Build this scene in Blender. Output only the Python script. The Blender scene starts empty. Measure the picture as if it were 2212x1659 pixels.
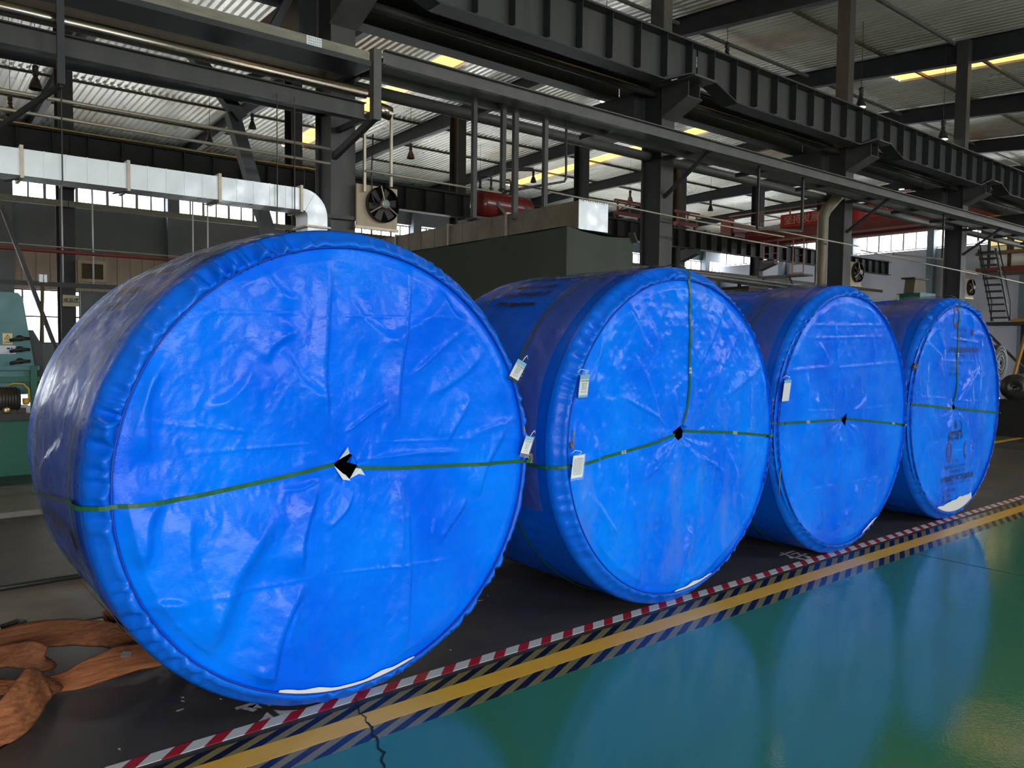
import bpy, math, random
import numpy as np
from mathutils import Vector, Matrix
random.seed(7)
rng = np.random.default_rng(11)
S = bpy.context.scene
COL = S.collection

# ------------------------------------------------------------------ camera
CAM = Vector((0, 0, 1.6))
def make_camera():
    f, yaw, pitch, roll = 1699.2, math.radians(38.822), math.radians(2.812), math.radians(0.651)
    F = Vector((math.sin(yaw)*math.cos(pitch), math.cos(yaw)*math.cos(pitch), -math.sin(pitch)))
    R0 = Vector((math.cos(yaw), -math.sin(yaw), 0)); U0 = R0.cross(F)
    R = R0*math.cos(roll) + U0*math.sin(roll); U = U0*math.cos(roll) - R0*math.sin(roll)
    cd = bpy.data.cameras.new('camera'); c = bpy.data.objects.new('camera', cd); COL.objects.link(c)
    cd.sensor_fit = 'HORIZONTAL'; cd.sensor_width = 36.0; cd.lens = f/2212*36.0
    cd.clip_start = 0.05; cd.clip_end = 400
    m = Matrix((R, U, -F)).transposed().to_4x4(); m.translation = CAM
    c.matrix_world = m
    S.camera = c
make_camera()

# ------------------------------------------------------------------ world, daylight, exposure
SKY_STRENGTH = 13.0
def make_world():
    w = bpy.data.worlds.new('overcast_sky'); S.world = w; w.use_nodes = True
    nt = w.node_tree; nt.nodes.clear()
    out = nt.nodes.new('ShaderNodeOutputWorld'); bg = nt.nodes.new('ShaderNodeBackground')
    tc = nt.nodes.new('ShaderNodeTexCoord'); sp = nt.nodes.new('ShaderNodeSeparateXYZ')
    rp = nt.nodes.new('ShaderNodeValToRGB'); mr = nt.nodes.new('ShaderNodeMapRange')
    mr.inputs[1].default_value = -0.25; mr.inputs[2].default_value = 1.0
    e = rp.color_ramp.elements
    e[0].position = 0.0; e[0].color = (.55, .55, .54, 1)
    e[1].position = 1.0; e[1].color = (.86, .93, 1.0, 1)
    k = e.new(0.18); k.color = (.60, .60, .59, 1)
    k = e.new(0.24); k.color = (.96, .98, 1.0, 1)
    nt.links.new(tc.outputs['Generated'], sp.inputs[0]); nt.links.new(sp.outputs[2], mr.inputs[0])
    nt.links.new(mr.outputs[0], rp.inputs[0]); nt.links.new(rp.outputs[0], bg.inputs[0])
    bg.inputs[1].default_value = SKY_STRENGTH
    nt.links.new(bg.outputs[0], out.inputs[0])
make_world()
S.view_settings.view_transform = 'Standard'
S.view_settings.look = 'None'
S.view_settings.gamma = 1.0
S.view_settings.use_curve_mapping = False
S.view_settings.exposure = 0.0
S.cycles.max_bounces = 8; S.cycles.diffuse_bounces = 5; S.cycles.glossy_bounces = 4
S.cycles.transparent_max_bounces = 16
S.cycles.sample_clamp_indirect = 6.0
S.cycles.caustics_reflective = False; S.cycles.caustics_refractive = False
S.cycles.use_denoising = True

def portal(name, loc, rot, sx, sy):
    ld = bpy.data.lights.new(name, 'AREA'); ld.shape = 'RECTANGLE'; ld.size = sx; ld.size_y = sy
    ld.cycles.is_portal = True
    o = bpy.data.objects.new(name, ld); COL.objects.link(o); o.location = loc; o.rotation_euler = rot
    return o
# unseen front wall openings (behind the camera), placed for their light, sampled as sky portals
portal('daylight_opening', (-4.2, -8.9, 2.85), (math.radians(90), 0, 0), 15.6, 3.3)

portal('daylight_opening', (18, -8.9, 6.6), (math.radians(90), 0, 0), 20, 2.0)  # added high opening that lights the right columns

# ------------------------------------------------------------------ materials
def nn(nt, t, **k):
    n = nt.nodes.new(t)
    for a, b in k.items(): setattr(n, a, b)
    return n
def lin(c): return tuple(((x/255/12.92) if x/255 <= .04045 else ((x/255+.055)/1.055)**2.4) for x in c) + (1,)
MATS = {}
def pm(name, base, rough=.5, metal=0.0, spec=.5, var=None, bump=None, coords='Object', coat=0.0, stretch=(1,1,1), rvar=None, bump2=None):
    """principled material; var=(scale, amount, other colour), bump=(scale, strength, distance)"""
    m = bpy.data.materials.new(name); m.use_nodes = True
    nt = m.node_tree; b = nt.nodes['Principled BSDF']
    b.inputs['Base Color'].default_value = base; b.inputs['Roughness'].default_value = rough
    b.inputs['Metallic'].default_value = metal; b.inputs['Specular IOR Level'].default_value = spec
    if coat: b.inputs['Coat Weight'].default_value = coat; b.inputs['Coat Roughness'].default_value = .08
    vec = None
    if var or bump or rvar or bump2:
        tc = nn(nt, 'ShaderNodeTexCoord'); mp = nn(nt, 'ShaderNodeMapping'); mp.inputs['Scale'].default_value = stretch
        nt.links.new(tc.outputs[coords], mp.inputs[0]); vec = mp.outputs[0]
    if var:
        n = nn(nt, 'ShaderNodeTexNoise'); n.inputs['Scale'].default_value = var[0]; n.inputs['Detail'].default_value = 6; n.inputs['Roughness'].default_value = .6
        nt.links.new(vec, n.inputs['Vector'])
        r = nn(nt, 'ShaderNodeValToRGB'); r.color_ramp.elements[0].position = .5-.5*(1-var[1]*.5)*.6; r.color_ramp.elements[1].position = .5+.5*(1-var[1]*.5)*.6
        r.color_ramp.elements[0].color = base; r.color_ramp.elements[1].color = var[2]
        nt.links.new(n.outputs['Fac'], r.inputs[0]); nt.links.new(r.outputs[0], b.inputs['Base Color'])
    if rvar:
        n = nn(nt, 'ShaderNodeTexNoise'); n.inputs['Scale'].default_value = rvar[0]; n.inputs['Detail'].default_value = 5
        nt.links.new(vec, n.inputs['Vector'])
        mr = nn(nt, 'ShaderNodeMapRange'); mr.inputs[1].default_value = .3; mr.inputs[2].default_value = .7; mr.inputs[3].default_value = rvar[1]; mr.inputs[4].default_value = rvar[2]
        nt.links.new(n.outputs['Fac'], mr.inputs[0]); nt.links.new(mr.outputs[0], b.inputs['Roughness'])
    prev = None
    for bb in (bump, bump2):
        if not bb: continue
        n = nn(nt, 'ShaderNodeTexNoise'); n.inputs['Scale'].default_value = bb[0]; n.inputs['Detail'].default_value = 4
        nt.links.new(vec, n.inputs['Vector'])
        u = nn(nt, 'ShaderNodeBump'); u.inputs['Strength'].default_value = bb[1]; u.inputs['Distance'].default_value = bb[2]
        nt.links.new(n.outputs['Fac'], u.inputs['Height'])
        if prev: nt.links.new(prev, u.inputs['Normal'])
        prev = u.outputs[0]
    if prev: nt.links.new(prev, b.inputs['Normal'])
    MATS[name] = m
    return m
def emis(name, col, strength):
    m = bpy.data.materials.new(name); m.use_nodes = True; nt = m.node_tree; nt.nodes.clear()
    o = nn(nt, 'ShaderNodeOutputMaterial'); e = nn(nt, 'ShaderNodeEmission'); e.inputs[0].default_value = col; e.inputs[1].default_value = strength
    nt.links.new(e.outputs[0], o.inputs[0]); return m
def glass_mat(name, tint=(1,1,1,1), gl=.06):
    m = bpy.data.materials.new(name); m.use_nodes = True; nt = m.node_tree; nt.nodes.clear()
    o = nn(nt, 'ShaderNodeOutputMaterial'); t = nn(nt, 'ShaderNodeBsdfTransparent'); g = nn(nt, 'ShaderNodeBsdfGlossy'); x = nn(nt, 'ShaderNodeMixShader')
    t.inputs[0].default_value = tint; g.inputs['Roughness'].default_value = .05; x.inputs[0].default_value = gl
    nt.links.new(t.outputs[0], x.inputs[1]); nt.links.new(g.outputs[0], x.inputs[2]); nt.links.new(x.outputs[0], o.inputs[0]); return m

def tarp_mat(name, base, base2, rough=.42, dusty=0.0):
    m = bpy.data.materials.new(name); m.use_nodes = True
    nt = m.node_tree; b = nt.nodes['Principled BSDF']
    tc = nn(nt, 'ShaderNodeTexCoord')
    n = nn(nt, 'ShaderNodeTexNoise'); n.inputs['Scale'].default_value = 2.2; n.inputs['Detail'].default_value = 5
    nt.links.new(tc.outputs['Object'], n.inputs['Vector'])
    r = nn(nt, 'ShaderNodeValToRGB'); r.color_ramp.elements[0].position = .35; r.color_ramp.elements[1].position = .68
    r.color_ramp.elements[0].color = base; r.color_ramp.elements[1].color = base2
    nt.links.new(n.outputs['Fac'], r.inputs[0])
    colout = r.outputs[0]
    if dusty:
        d = nn(nt, 'ShaderNodeTexNoise'); d.inputs['Scale'].default_value = 1.3; d.inputs['Detail'].default_value = 7; d.inputs['Roughness'].default_value = .65
        mp = nn(nt, 'ShaderNodeMapping'); mp.inputs['Scale'].default_value = (1.6, 1, .6); mp.inputs['Location'].default_value = (2.7, 0, 1.1)
        nt.links.new(tc.outputs['Object'], mp.inputs[0]); nt.links.new(mp.outputs[0], d.inputs['Vector'])
        mr = nn(nt, 'ShaderNodeMapRange'); mr.inputs[1].default_value = .52; mr.inputs[2].default_value = .75; mr.inputs[4].default_value = dusty
        nt.links.new(d.outputs['Fac'], mr.inputs[0])
        mx = nn(nt, 'ShaderNodeMixRGB'); nt.links.new(mr.outputs[0], mx.inputs[0]); nt.links.new(colout, mx.inputs[1]); mx.inputs[2].default_value = (.22, .25, .45, 1)
        colout = mx.outputs[0]
    nt.links.new(colout, b.inputs['Base Color'])
    b.inputs['Specular IOR Level'].default_value = .20
    # waxy, scuffed sheen
    rn = nn(nt, 'ShaderNodeTexNoise'); rn.inputs['Scale'].default_value = 9; rn.inputs['Detail'].default_value = 6
    nt.links.new(tc.outputs['Object'], rn.inputs['Vector'])
    mr = nn(nt, 'ShaderNodeMapRange'); mr.inputs[1].default_value = .3; mr.inputs[2].default_value = .7; mr.inputs[3].default_value = rough-.14; mr.inputs[4].default_value = rough+.1
    nt.links.new(rn.outputs['Fac'], mr.inputs[0]); nt.links.new(mr.outputs[0], b.inputs['Roughness'])
    # woven tapes + small crinkle
    cr = nn(nt, 'ShaderNodeTexNoise'); cr.inputs['Scale'].default_value = 28; cr.inputs['Detail'].default_value = 5; cr.inputs['Roughness'].default_value = .6
    nt.links.new(tc.outputs['Object'], cr.inputs['Vector'])
    u = nn(nt, 'ShaderNodeBump'); u.inputs['Strength'].default_value = .5; u.inputs['Distance'].default_value = .005
    nt.links.new(cr.outputs['Fac'], u.inputs['Height'])
    mp2 = nn(nt, 'ShaderNodeMapping'); mp2.inputs['Scale'].default_value = (20, 20, 260)
    nt.links.new(tc.outputs['Object'], mp2.inputs[0])
    wv = nn(nt, 'ShaderNodeTexNoise'); wv.inputs['Scale'].default_value = 1.0; wv.inputs['Detail'].default_value = 2
    nt.links.new(mp2.outputs[0], wv.inputs['Vector'])
    u2 = nn(nt, 'ShaderNodeBump'); u2.inputs['Strength'].default_value = .25; u2.inputs['Distance'].default_value = .001
    nt.links.new(wv.outputs['Fac'], u2.inputs['Height']); nt.links.new(u.outputs[0], u2.inputs['Normal'])
    nt.links.new(u2.outputs[0], b.inputs['Normal'])
    return m
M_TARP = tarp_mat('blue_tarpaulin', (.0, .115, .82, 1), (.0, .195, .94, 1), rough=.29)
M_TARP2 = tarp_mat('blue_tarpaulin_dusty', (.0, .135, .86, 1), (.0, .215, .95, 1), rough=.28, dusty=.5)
M_TARPSHADE = tarp_mat('blue_tarpaulin_shaded', (.0, .085, .58, 1), (.0, .11, .68, 1), rough=.34)  # darker copy of the tarpaulin blue, shade of the sides painted in
M_BAND = tarp_mat('blue_hem', (.0, .11, .66, 1), (.004, .145, .76, 1), rough=.30)  # tarpaulin blue darkened where the hem turns away from the front light
M_SEAM = pm('dark_blue_seam', (.0, .035, .32, 1), .5)  # stitched seam; its dark blue also stands in for the crevice's shadow line
def film_mat():
    m = bpy.data.materials.new('clear_film'); m.use_nodes = True; nt = m.node_tree; nt.nodes.clear()
    o = nn(nt, 'ShaderNodeOutputMaterial'); t = nn(nt, 'ShaderNodeBsdfTransparent'); g = nn(nt, 'ShaderNodeBsdfGlossy'); d = nn(nt, 'ShaderNodeBsdfDiffuse')
    x = nn(nt, 'ShaderNodeMixShader'); y = nn(nt, 'ShaderNodeMixShader')
    tc = nn(nt, 'ShaderNodeTexCoord'); mp = nn(nt, 'ShaderNodeMapping'); mp.inputs['Scale'].default_value = (14, 14, 5); mp.inputs['Rotation'].default_value = (0, .5, .6)
    n = nn(nt, 'ShaderNodeTexNoise'); n.inputs['Scale'].default_value = 1.4; n.inputs['Detail'].default_value = 6
    nt.links.new(tc.outputs['Object'], mp.inputs[0]); nt.links.new(mp.outputs[0], n.inputs['Vector'])
    u = nn(nt, 'ShaderNodeBump'); u.inputs['Strength'].default_value = .45; u.inputs['Distance'].default_value = .012
    nt.links.new(n.outputs['Fac'], u.inputs['Height'])
    nt.links.new(u.outputs[0], g.inputs['Normal']); nt.links.new(u.outputs[0], d.inputs['Normal'])
    g.inputs['Roughness'].default_value = .22; d.inputs[0].default_value = (.27, .29, .52, 1); t.inputs[0].default_value = (.94, .94, .97, 1)
    x.inputs[0].default_value = .13; nt.links.new(t.outputs[0], x.inputs[1]); nt.links.new(d.outputs[0], x.inputs[2])
    fr = nn(nt, 'ShaderNodeFresnel'); fr.inputs[0].default_value = 1.5; nt.links.new(u.outputs[0], fr.inputs['Normal'])
    ad = nn(nt, 'ShaderNodeMath', operation='MULTIPLY'); ad.inputs[1].default_value = .36; nt.links.new(fr.outputs[0], ad.inputs[0])
    nt.links.new(ad.outputs[0], y.inputs[0]); nt.links.new(x.outputs[0], y.inputs[1]); nt.links.new(g.outputs[0], y.inputs[2])
    nt.links.new(y.outputs[0], o.inputs[0]); return m
M_FILM = film_mat()
M_STRAP = pm('green_strap', (.012, .095, .034, 1), .35, spec=.4, bump=(300, .3, .001), var=(20, .4, (.018, .12, .045, 1)))
M_WHITE = pm('white_liner', (.72, .72, .70, 1), .6, bump=(30, .3, .003))
M_CLASP = pm('clasp_metal', (.75, .75, .73, 1), .3, metal=.7)
M_ROPE = pm('grey_twine', (.16, .12, .10, 1), .9, bump=(200, .8, .004), var=(60, .5, (.28, .24, .22, 1)))
M_BLACK = pm('black_core', (.004, .004, .005, 1), .9, spec=.1)
M_INK = pm('black_ink', (.012, .02, .075, 1), .5, var=(25, .5, (.008, .04, .22, 1)))
M_INKS = pm('side_print_ink', (.004, .006, .018, 1), .5)
M_INKR = pm('red_ink', (.10, .03, .16, 1), .5)
M_CARD = pm('tag_paper', (.90, .90, .88, 1), .55)
M_TAGBLUE = pm('tag_header', (.25, .55, .75, 1), .5)
M_TAGINK = pm('tag_ink', (.03, .03, .05, 1), .6)
M_TAGRED = pm('tag_red_ink', (.5, .05, .06, 1), .6)
M_SLEEVE = glass_mat('tag_sleeve', (.97, .98, .99, 1), .06)

M_STEEL = pm('grey_painted_steel', (.050, .053, .050, 1), .5, var=(2.5, .8, (.075, .074, .066, 1)), stretch=(1, 1, .25), rvar=(4, .4, .65), spec=.4)
M_STEELD = pm('dark_painted_steel', (.030, .036, .040, 1), .5, var=(2, .7, (.045, .048, .048, 1)), spec=.35)
M_STEELL = pm('light_grey_steel', (.085, .088, .082, 1), .5, var=(3, .7, (.13, .125, .105, 1)), spec=.4)
M_CREAM = pm('aged_cream_channel', (.20, .19, .135, 1), .55, var=(5, .8, (.30, .285, .21, 1)), stretch=(.6, 2, 3))
M_BROWN = pm('brown_channel', (.085, .065, .04, 1), .55, var=(4, .8, (.13, .10, .06, 1)))
M_SHINY = pm('polished_pipe', (.55, .50, .42, 1), .26, metal=1.0, var=(6, .6, (.30, .24, .17, 1)), stretch=(.25, 3, 3), rvar=(8, .2, .34))
M_GALV = pm('galvanised_sheet', (.62, .67, .68, 1), .42, metal=.35, var=(3.5, .7, (.72, .76, .76, 1)), rvar=(5, .3, .5), bump=(3, .15, .02))
M_GALVD = pm('galvanised_flange', (.35, .33, .27, 1), .45, metal=.5, var=(9, .8, (.5, .42, .3, 1)))
M_RUSTY = pm('shaded_duct', (.15, .125, .08, 1), .5, metal=.2, var=(4, .9, (.24, .21, .15, 1)), stretch=(1, 1, .4), spec=.4)  # brown stands in for the booth duct's shaded side; also colours the bent pipe
M_CANVAS = pm('green_canvas', (.062, .075, .055, 1), .85, spec=.2, var=(1.5, .6, (.075, .09, .068, 1)), bump=(2.2, .5, .05), bump2=(350, .3, .001))
M_RED = pm('red_tank_paint', (.16, .018, .014, 1), .28, var=(4, .7, (.12, .02, .016, 1)), coat=.3)
M_CRANE = pm('crane_red', (.20, .035, .03, 1), .5, var=(3, .6, (.25, .05, .045, 1)))
M_CRANEP = pm('crane_pink_edge', (.42, .17, .16, 1), .5)
M_BANNER = pm('banner_red', (.55, .035, .02, 1), .6)
M_BANTXT = pm('banner_text', (.75, .45, .40, 1), .6)
M_DARK = pm('dark_iron', (.022, .021, .020, 1), .5, var=(6, .6, (.035, .03, .026, 1)))
M_WOOD = pm('ply_panel', (.40, .31, .21, 1), .65, var=(5, .8, (.52, .43, .31, 1)), stretch=(1, 1, .2))
M_FANBL = pm('fan_blade', (.035, .028, .025, 1), .5)
M_MACH = pm('teal_machine_paint', (.055, .17, .17, 1), .42, var=(3, .8, (.075, .21, .205, 1)), rvar=(4, .3, .55))
M_MACHD = pm('green_machine_base', (.01, .10, .062, 1), .45, var=(3, .7, (.014, .13, .08, 1)))
M_MOTOR = pm('oily_motor', (.025, .022, .018, 1), .45, var=(14, .8, (.06, .045, .03, 1)))
M_BRASS = pm('brass_fitting', (.45, .36, .16, 1), .35, metal=.8)
M_YELH = pm('yellow_hose', (.55, .33, .03, 1), .45)
M_SIGNY = pm('yellow_sign', (.72, .60, .30, 1), .6)
M_SIGNC = pm('cream_sign', (.66, .60, .42, 1), .6)
M_PAPER = pm('notice_paper', (.60, .64, .68, 1), .6)
M_CLAD = pm('wall_cladding', (.40, .34, .29, 1), .6, var=(1.2, .7, (.46, .41, .36, 1)), stretch=(3, 3, .4))
M_CLADB = pm('wall_blue_grey', (.14, .18, .22, 1), .6, var=(.6, .6, (.19, .23, .27, 1)))
M_CLADE = pm('wall_end_grey', (.48, .47, .54, 1), .6, var=(.5, .6, (.56, .55, .61, 1)))
M_FRAME = pm('window_frame', (.10, .085, .08, 1), .5)
M_FRAMEL = pm('window_frame_light', (.45, .44, .42, 1), .5)
M_GLASS = glass_mat('window_glass', (.97, .99, 1, 1), .05)
M_RUBBER = pm('black_rubber', (.016, .016, .017, 1), .38, var=(6, .6, (.03, .028, .027, 1)), bump=(20, .2, .004))
M_RUBG = pm('grey_belt_face', (.075, .09, .095, 1), .55)
M_LAMPS = pm('lamp_shade_metal', (.05, .045, .04, 1), .4, metal=.3)
M_LAMPB = pm('lamp_bulb_glass', (.42, .38, .28, 1), .25)
M_ORANGE = pm('orange_webbing', (.20, .072, .030, 1), .85, spec=.2, var=(7, .9, (.46, .17, .065, 1)), bump=(90, .7, .004), stretch=(.5, 9, 9))
M_ORANGE2 = pm('worn_webbing', (.15, .058, .028, 1), .85, spec=.2, var=(9, .9, (.30, .115, .05, 1)), bump=(90, .7, .004), stretch=(.5, 8, 8))
M_CHALK = pm('white_floor_paint', (.62, .63, .64, 1), .7, var=(40, .9, (.25, .25, .25, 1)))
M_PLANK = pm('orange_plank', (.42, .20, .05, 1), .6)
M_LAMPON = emis('lit_lamp_glow', (1, .95, .82, 1), 14)
M_LAMPYEL = emis('lit_sodium_glow', (1, .8, .25, 1), 6)
M_CABGLASS = emis('lit_cabin_window', (1, .78, .30, 1), .9)

def skylight_mat():
    m = bpy.data.materials.new('amber_rooflight'); m.use_nodes = True; nt = m.node_tree; nt.nodes.clear()
    o = nn(nt, 'ShaderNodeOutputMaterial'); t = nn(nt, 'ShaderNodeBsdfTranslucent'); d = nn(nt, 'ShaderNodeBsdfDiffuse'); x = nn(nt, 'ShaderNodeMixShader')
    t.inputs[0].default_value = (.36, .175, .042, 1); d.inputs[0].default_value = (.35, .22, .08, 1); x.inputs[0].default_value = .2
    nt.links.new(t.outputs[0], x.inputs[1]); nt.links.new(d.outputs[0], x.inputs[2]); nt.links.new(x.outputs[0], o.inputs[0]); return m
M_SKYL = skylight_mat()
def roof_mat():
    m = bpy.data.materials.new('ribbed_roof_steel'); m.use_nodes = True; nt = m.node_tree; b = nt.nodes['Principled BSDF']
    g = nn(nt, 'ShaderNodeNewGeometry'); mp = nn(nt, 'ShaderNodeMapping'); mp.inputs['Scale'].default_value = (.22, .12, .2)
    nt.links.new(g.outputs['Position'], mp.inputs[0])
    n = nn(nt, 'ShaderNodeTexNoise'); n.inputs['Scale'].default_value = 1.0; n.inputs['Detail'].default_value = 8; n.inputs['Roughness'].default_value = .62
    nt.links.new(mp.outputs[0], n.inputs['Vector'])
    r = nn(nt, 'ShaderNodeValToRGB'); e = r.color_ramp.elements; e[0].position = .30; e[1].position = .50
    e[0].color = (.62, .47, .31, 1); e[1].color = (.93, .90, .83, 1)
    nt.links.new(n.outputs['Fac'], r.inputs[0]); nt.links.new(r.outputs[0], b.inputs['Base Color'])
    mr = nn(nt, 'ShaderNodeMapRange'); mr.inputs[1].default_value = .4; mr.inputs[2].default_value = .65; mr.inputs[3].default_value = .40; mr.inputs[4].default_value = .22
    nt.links.new(n.outputs['Fac'], mr.inputs[0]); nt.links.new(mr.outputs[0], b.inputs['Roughness'])
    b.inputs['Metallic'].default_value = .38
    return m
M_ROOF = roof_mat()

def floor_mat():
    m = bpy.data.materials.new('worn_dark_floor'); m.use_nodes = True; nt = m.node_tree; b = nt.nodes['Principled BSDF']
    g = nn(nt, 'ShaderNodeNewGeometry')
    n = nn(nt, 'ShaderNodeTexNoise'); n.inputs['Scale'].default_value = 1.3; n.inputs['Detail'].default_value = 9; n.inputs['Roughness'].default_value = .65
    nt.links.new(g.outputs['Position'], n.inputs['Vector'])
    r = nn(nt, 'ShaderNodeValToRGB'); e = r.color_ramp.elements; e[0].position = .3; e[1].position = .75
    e[0].color = (.032, .030, .028, 1); e[1].color = (.068, .063, .055, 1)
    nt.links.new(n.outputs['Fac'], r.inputs[0])
    # pale scuffs and specks
    v = nn(nt, 'ShaderNodeTexNoise'); v.inputs['Scale'].default_value = 9; v.inputs['Detail'].default_value = 10; v.inputs['Roughness'].default_value = .75
    nt.links.new(g.outputs['Position'], v.inputs['Vector'])
    mr = nn(nt, 'ShaderNodeMapRange'); mr.inputs[1].default_value = .70; mr.inputs[2].default_value = .80; mr.inputs[4].default_value = .6
    nt.links.new(v.outputs['Fac'], mr.inputs[0])
    mx = nn(nt, 'ShaderNodeMixRGB'); mx.inputs[2].default_value = (.16, .155, .15, 1)
    nt.links.new(mr.outputs[0], mx.inputs[0]); nt.links.new(r.outputs[0], mx.inputs[1]); nt.links.new(mx.outputs[0], b.inputs['Base Color'])
    m2 = nn(nt, 'ShaderNodeMapRange'); m2.inputs[1].default_value = .3; m2.inputs[2].default_value = .7; m2.inputs[3].default_value = .34; m2.inputs[4].default_value = .55
    nt.links.new(n.outputs['Fac'], m2.inputs[0]); nt.links.new(m2.outputs[0], b.inputs['Roughness'])
    u = nn(nt, 'ShaderNodeBump'); u.inputs['Strength'].default_value = .3; u.inputs['Distance'].default_value = .004
    nt.links.new(v.outputs['Fac'], u.inputs['Height']); nt.links.new(u.outputs[0], b.inputs['Normal'])
    b.inputs['Specular IOR Level'].default_value = .45
    return m
M_FLOOR = floor_mat()
M_CONC = pm('bare_concrete', (.17, .16, .135, 1), .6, var=(2.2, .9, (.25, .235, .20, 1)), rvar=(3, .4, .7), bump=(20, .3, .004))
def epoxy_mat():
    m = bpy.data.materials.new('green_epoxy'); m.use_nodes = True; nt = m.node_tree; b = nt.nodes['Principled BSDF']
    g = nn(nt, 'ShaderNodeNewGeometry')
    n = nn(nt, 'ShaderNodeTexNoise'); n.inputs['Scale'].default_value = .6; n.inputs['Detail'].default_value = 6
    nt.links.new(g.outputs['Position'], n.inputs['Vector'])
    r = nn(nt, 'ShaderNodeValToRGB'); e = r.color_ramp.elements; e[0].position = .3; e[1].position = .75
    e[0].color = (.042, .19, .088, 1); e[1].color = (.05, .225, .105, 1)
    nt.links.new(n.outputs['Fac'], r.inputs[0]); nt.links.new(r.outputs[0], b.inputs['Base Color'])
    b.inputs['Roughness'].default_value = .09; b.inputs['Specular IOR Level'].default_value = .62
    o = nn(nt, 'ShaderNodeTexNoise'); o.inputs['Scale'].default_value = 70; o.inputs['Detail'].default_value = 2
    nt.links.new(g.outputs['Position'], o.inputs['Vector'])
    o2 = nn(nt, 'ShaderNodeTexNoise'); o2.inputs['Scale'].default_value = 2.5; o2.inputs['Detail'].default_value = 2
    nt.links.new(g.outputs['Position'], o2.inputs['Vector'])
    u = nn(nt, 'ShaderNodeBump'); u.inputs['Strength'].default_value = .22; u.inputs['Distance'].default_value = .002
    nt.links.new(o.outputs['Fac'], u.inputs['Height'])
    u2 = nn(nt, 'ShaderNodeBump'); u2.inputs['Strength'].default_value = .08; u2.inputs['Distance'].default_value = .02
    nt.links.new(o2.outputs['Fac'], u2.inputs['Height']); nt.links.new(u.outputs[0], u2.inputs['Normal']); nt.links.new(u2.outputs[0], b.inputs['Normal'])
    return m
M_EPOXY = epoxy_mat()
M_EPOXYF = pm('faded_epoxy', (.10, .13, .10, 1), .2, var=(.7, .7, (.16, .18, .14, 1)))  # made lighter than the front coating to bounce light onto the roof
def stripe_mat(name, c1, c2, pitch, duty, slant, wear=.0, rough=.25):
    """diagonal printed stripes: along world X, leaning with Y"""
    m = bpy.data.materials.new(name); m.use_nodes = True; nt = m.node_tree; b = nt.nodes['Principled BSDF']
    g = nn(nt, 'ShaderNodeNewGeometry'); sp = nn(nt, 'ShaderNodeSeparateXYZ'); nt.links.new(g.outputs['Position'], sp.inputs[0])
    a = nn(nt, 'ShaderNodeMath', operation='MULTIPLY'); a.inputs[1].default_value = -slant; nt.links.new(sp.outputs[1], a.inputs[0])
    s = nn(nt, 'ShaderNodeMath', operation='ADD'); nt.links.new(sp.outputs[0], s.inputs[0]); nt.links.new(a.outputs[0], s.inputs[1])
    d = nn(nt, 'ShaderNodeMath', operation='DIVIDE'); d.inputs[1].default_value = pitch; nt.links.new(s.outputs[0], d.inputs[0])
    f = nn(nt, 'ShaderNodeMath', operation='FLOORED_MODULO'); f.inputs[1].default_value = 1.0; nt.links.new(d.outputs[0], f.inputs[0])
    l = nn(nt, 'ShaderNodeMath', operation='LESS_THAN'); l.inputs[1].default_value = duty; nt.links.new(f.outputs[0], l.inputs[0])
    mx = nn(nt, 'ShaderNodeMixRGB'); mx.inputs[1].default_value = c2; mx.inputs[2].default_value = c1; nt.links.new(l.outputs[0], mx.inputs[0])
    nt.links.new(mx.outputs[0], b.inputs['Base Color']); b.inputs['Roughness'].default_value = rough
    return m
M_REDWHITE = stripe_mat('red_white_tape', (.62, .64, .60, 1), (.42, .018, .03, 1), .16, .56, 1.0, rough=.35)
M_HAZARD = stripe_mat('black_yellow_tape', (.24, .19, .055, 1), (.012, .012, .02, 1), .165, .5, 2.1)
M_YELLOW = pm('yellow_line_tape', (.86, .46, .03, 1), .28, var=(5, .6, (.76, .40, .035, 1)), spec=.4)
M_GROOVE = pm('dark_groove', (.006, .010, .009, 1), .8)

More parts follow.
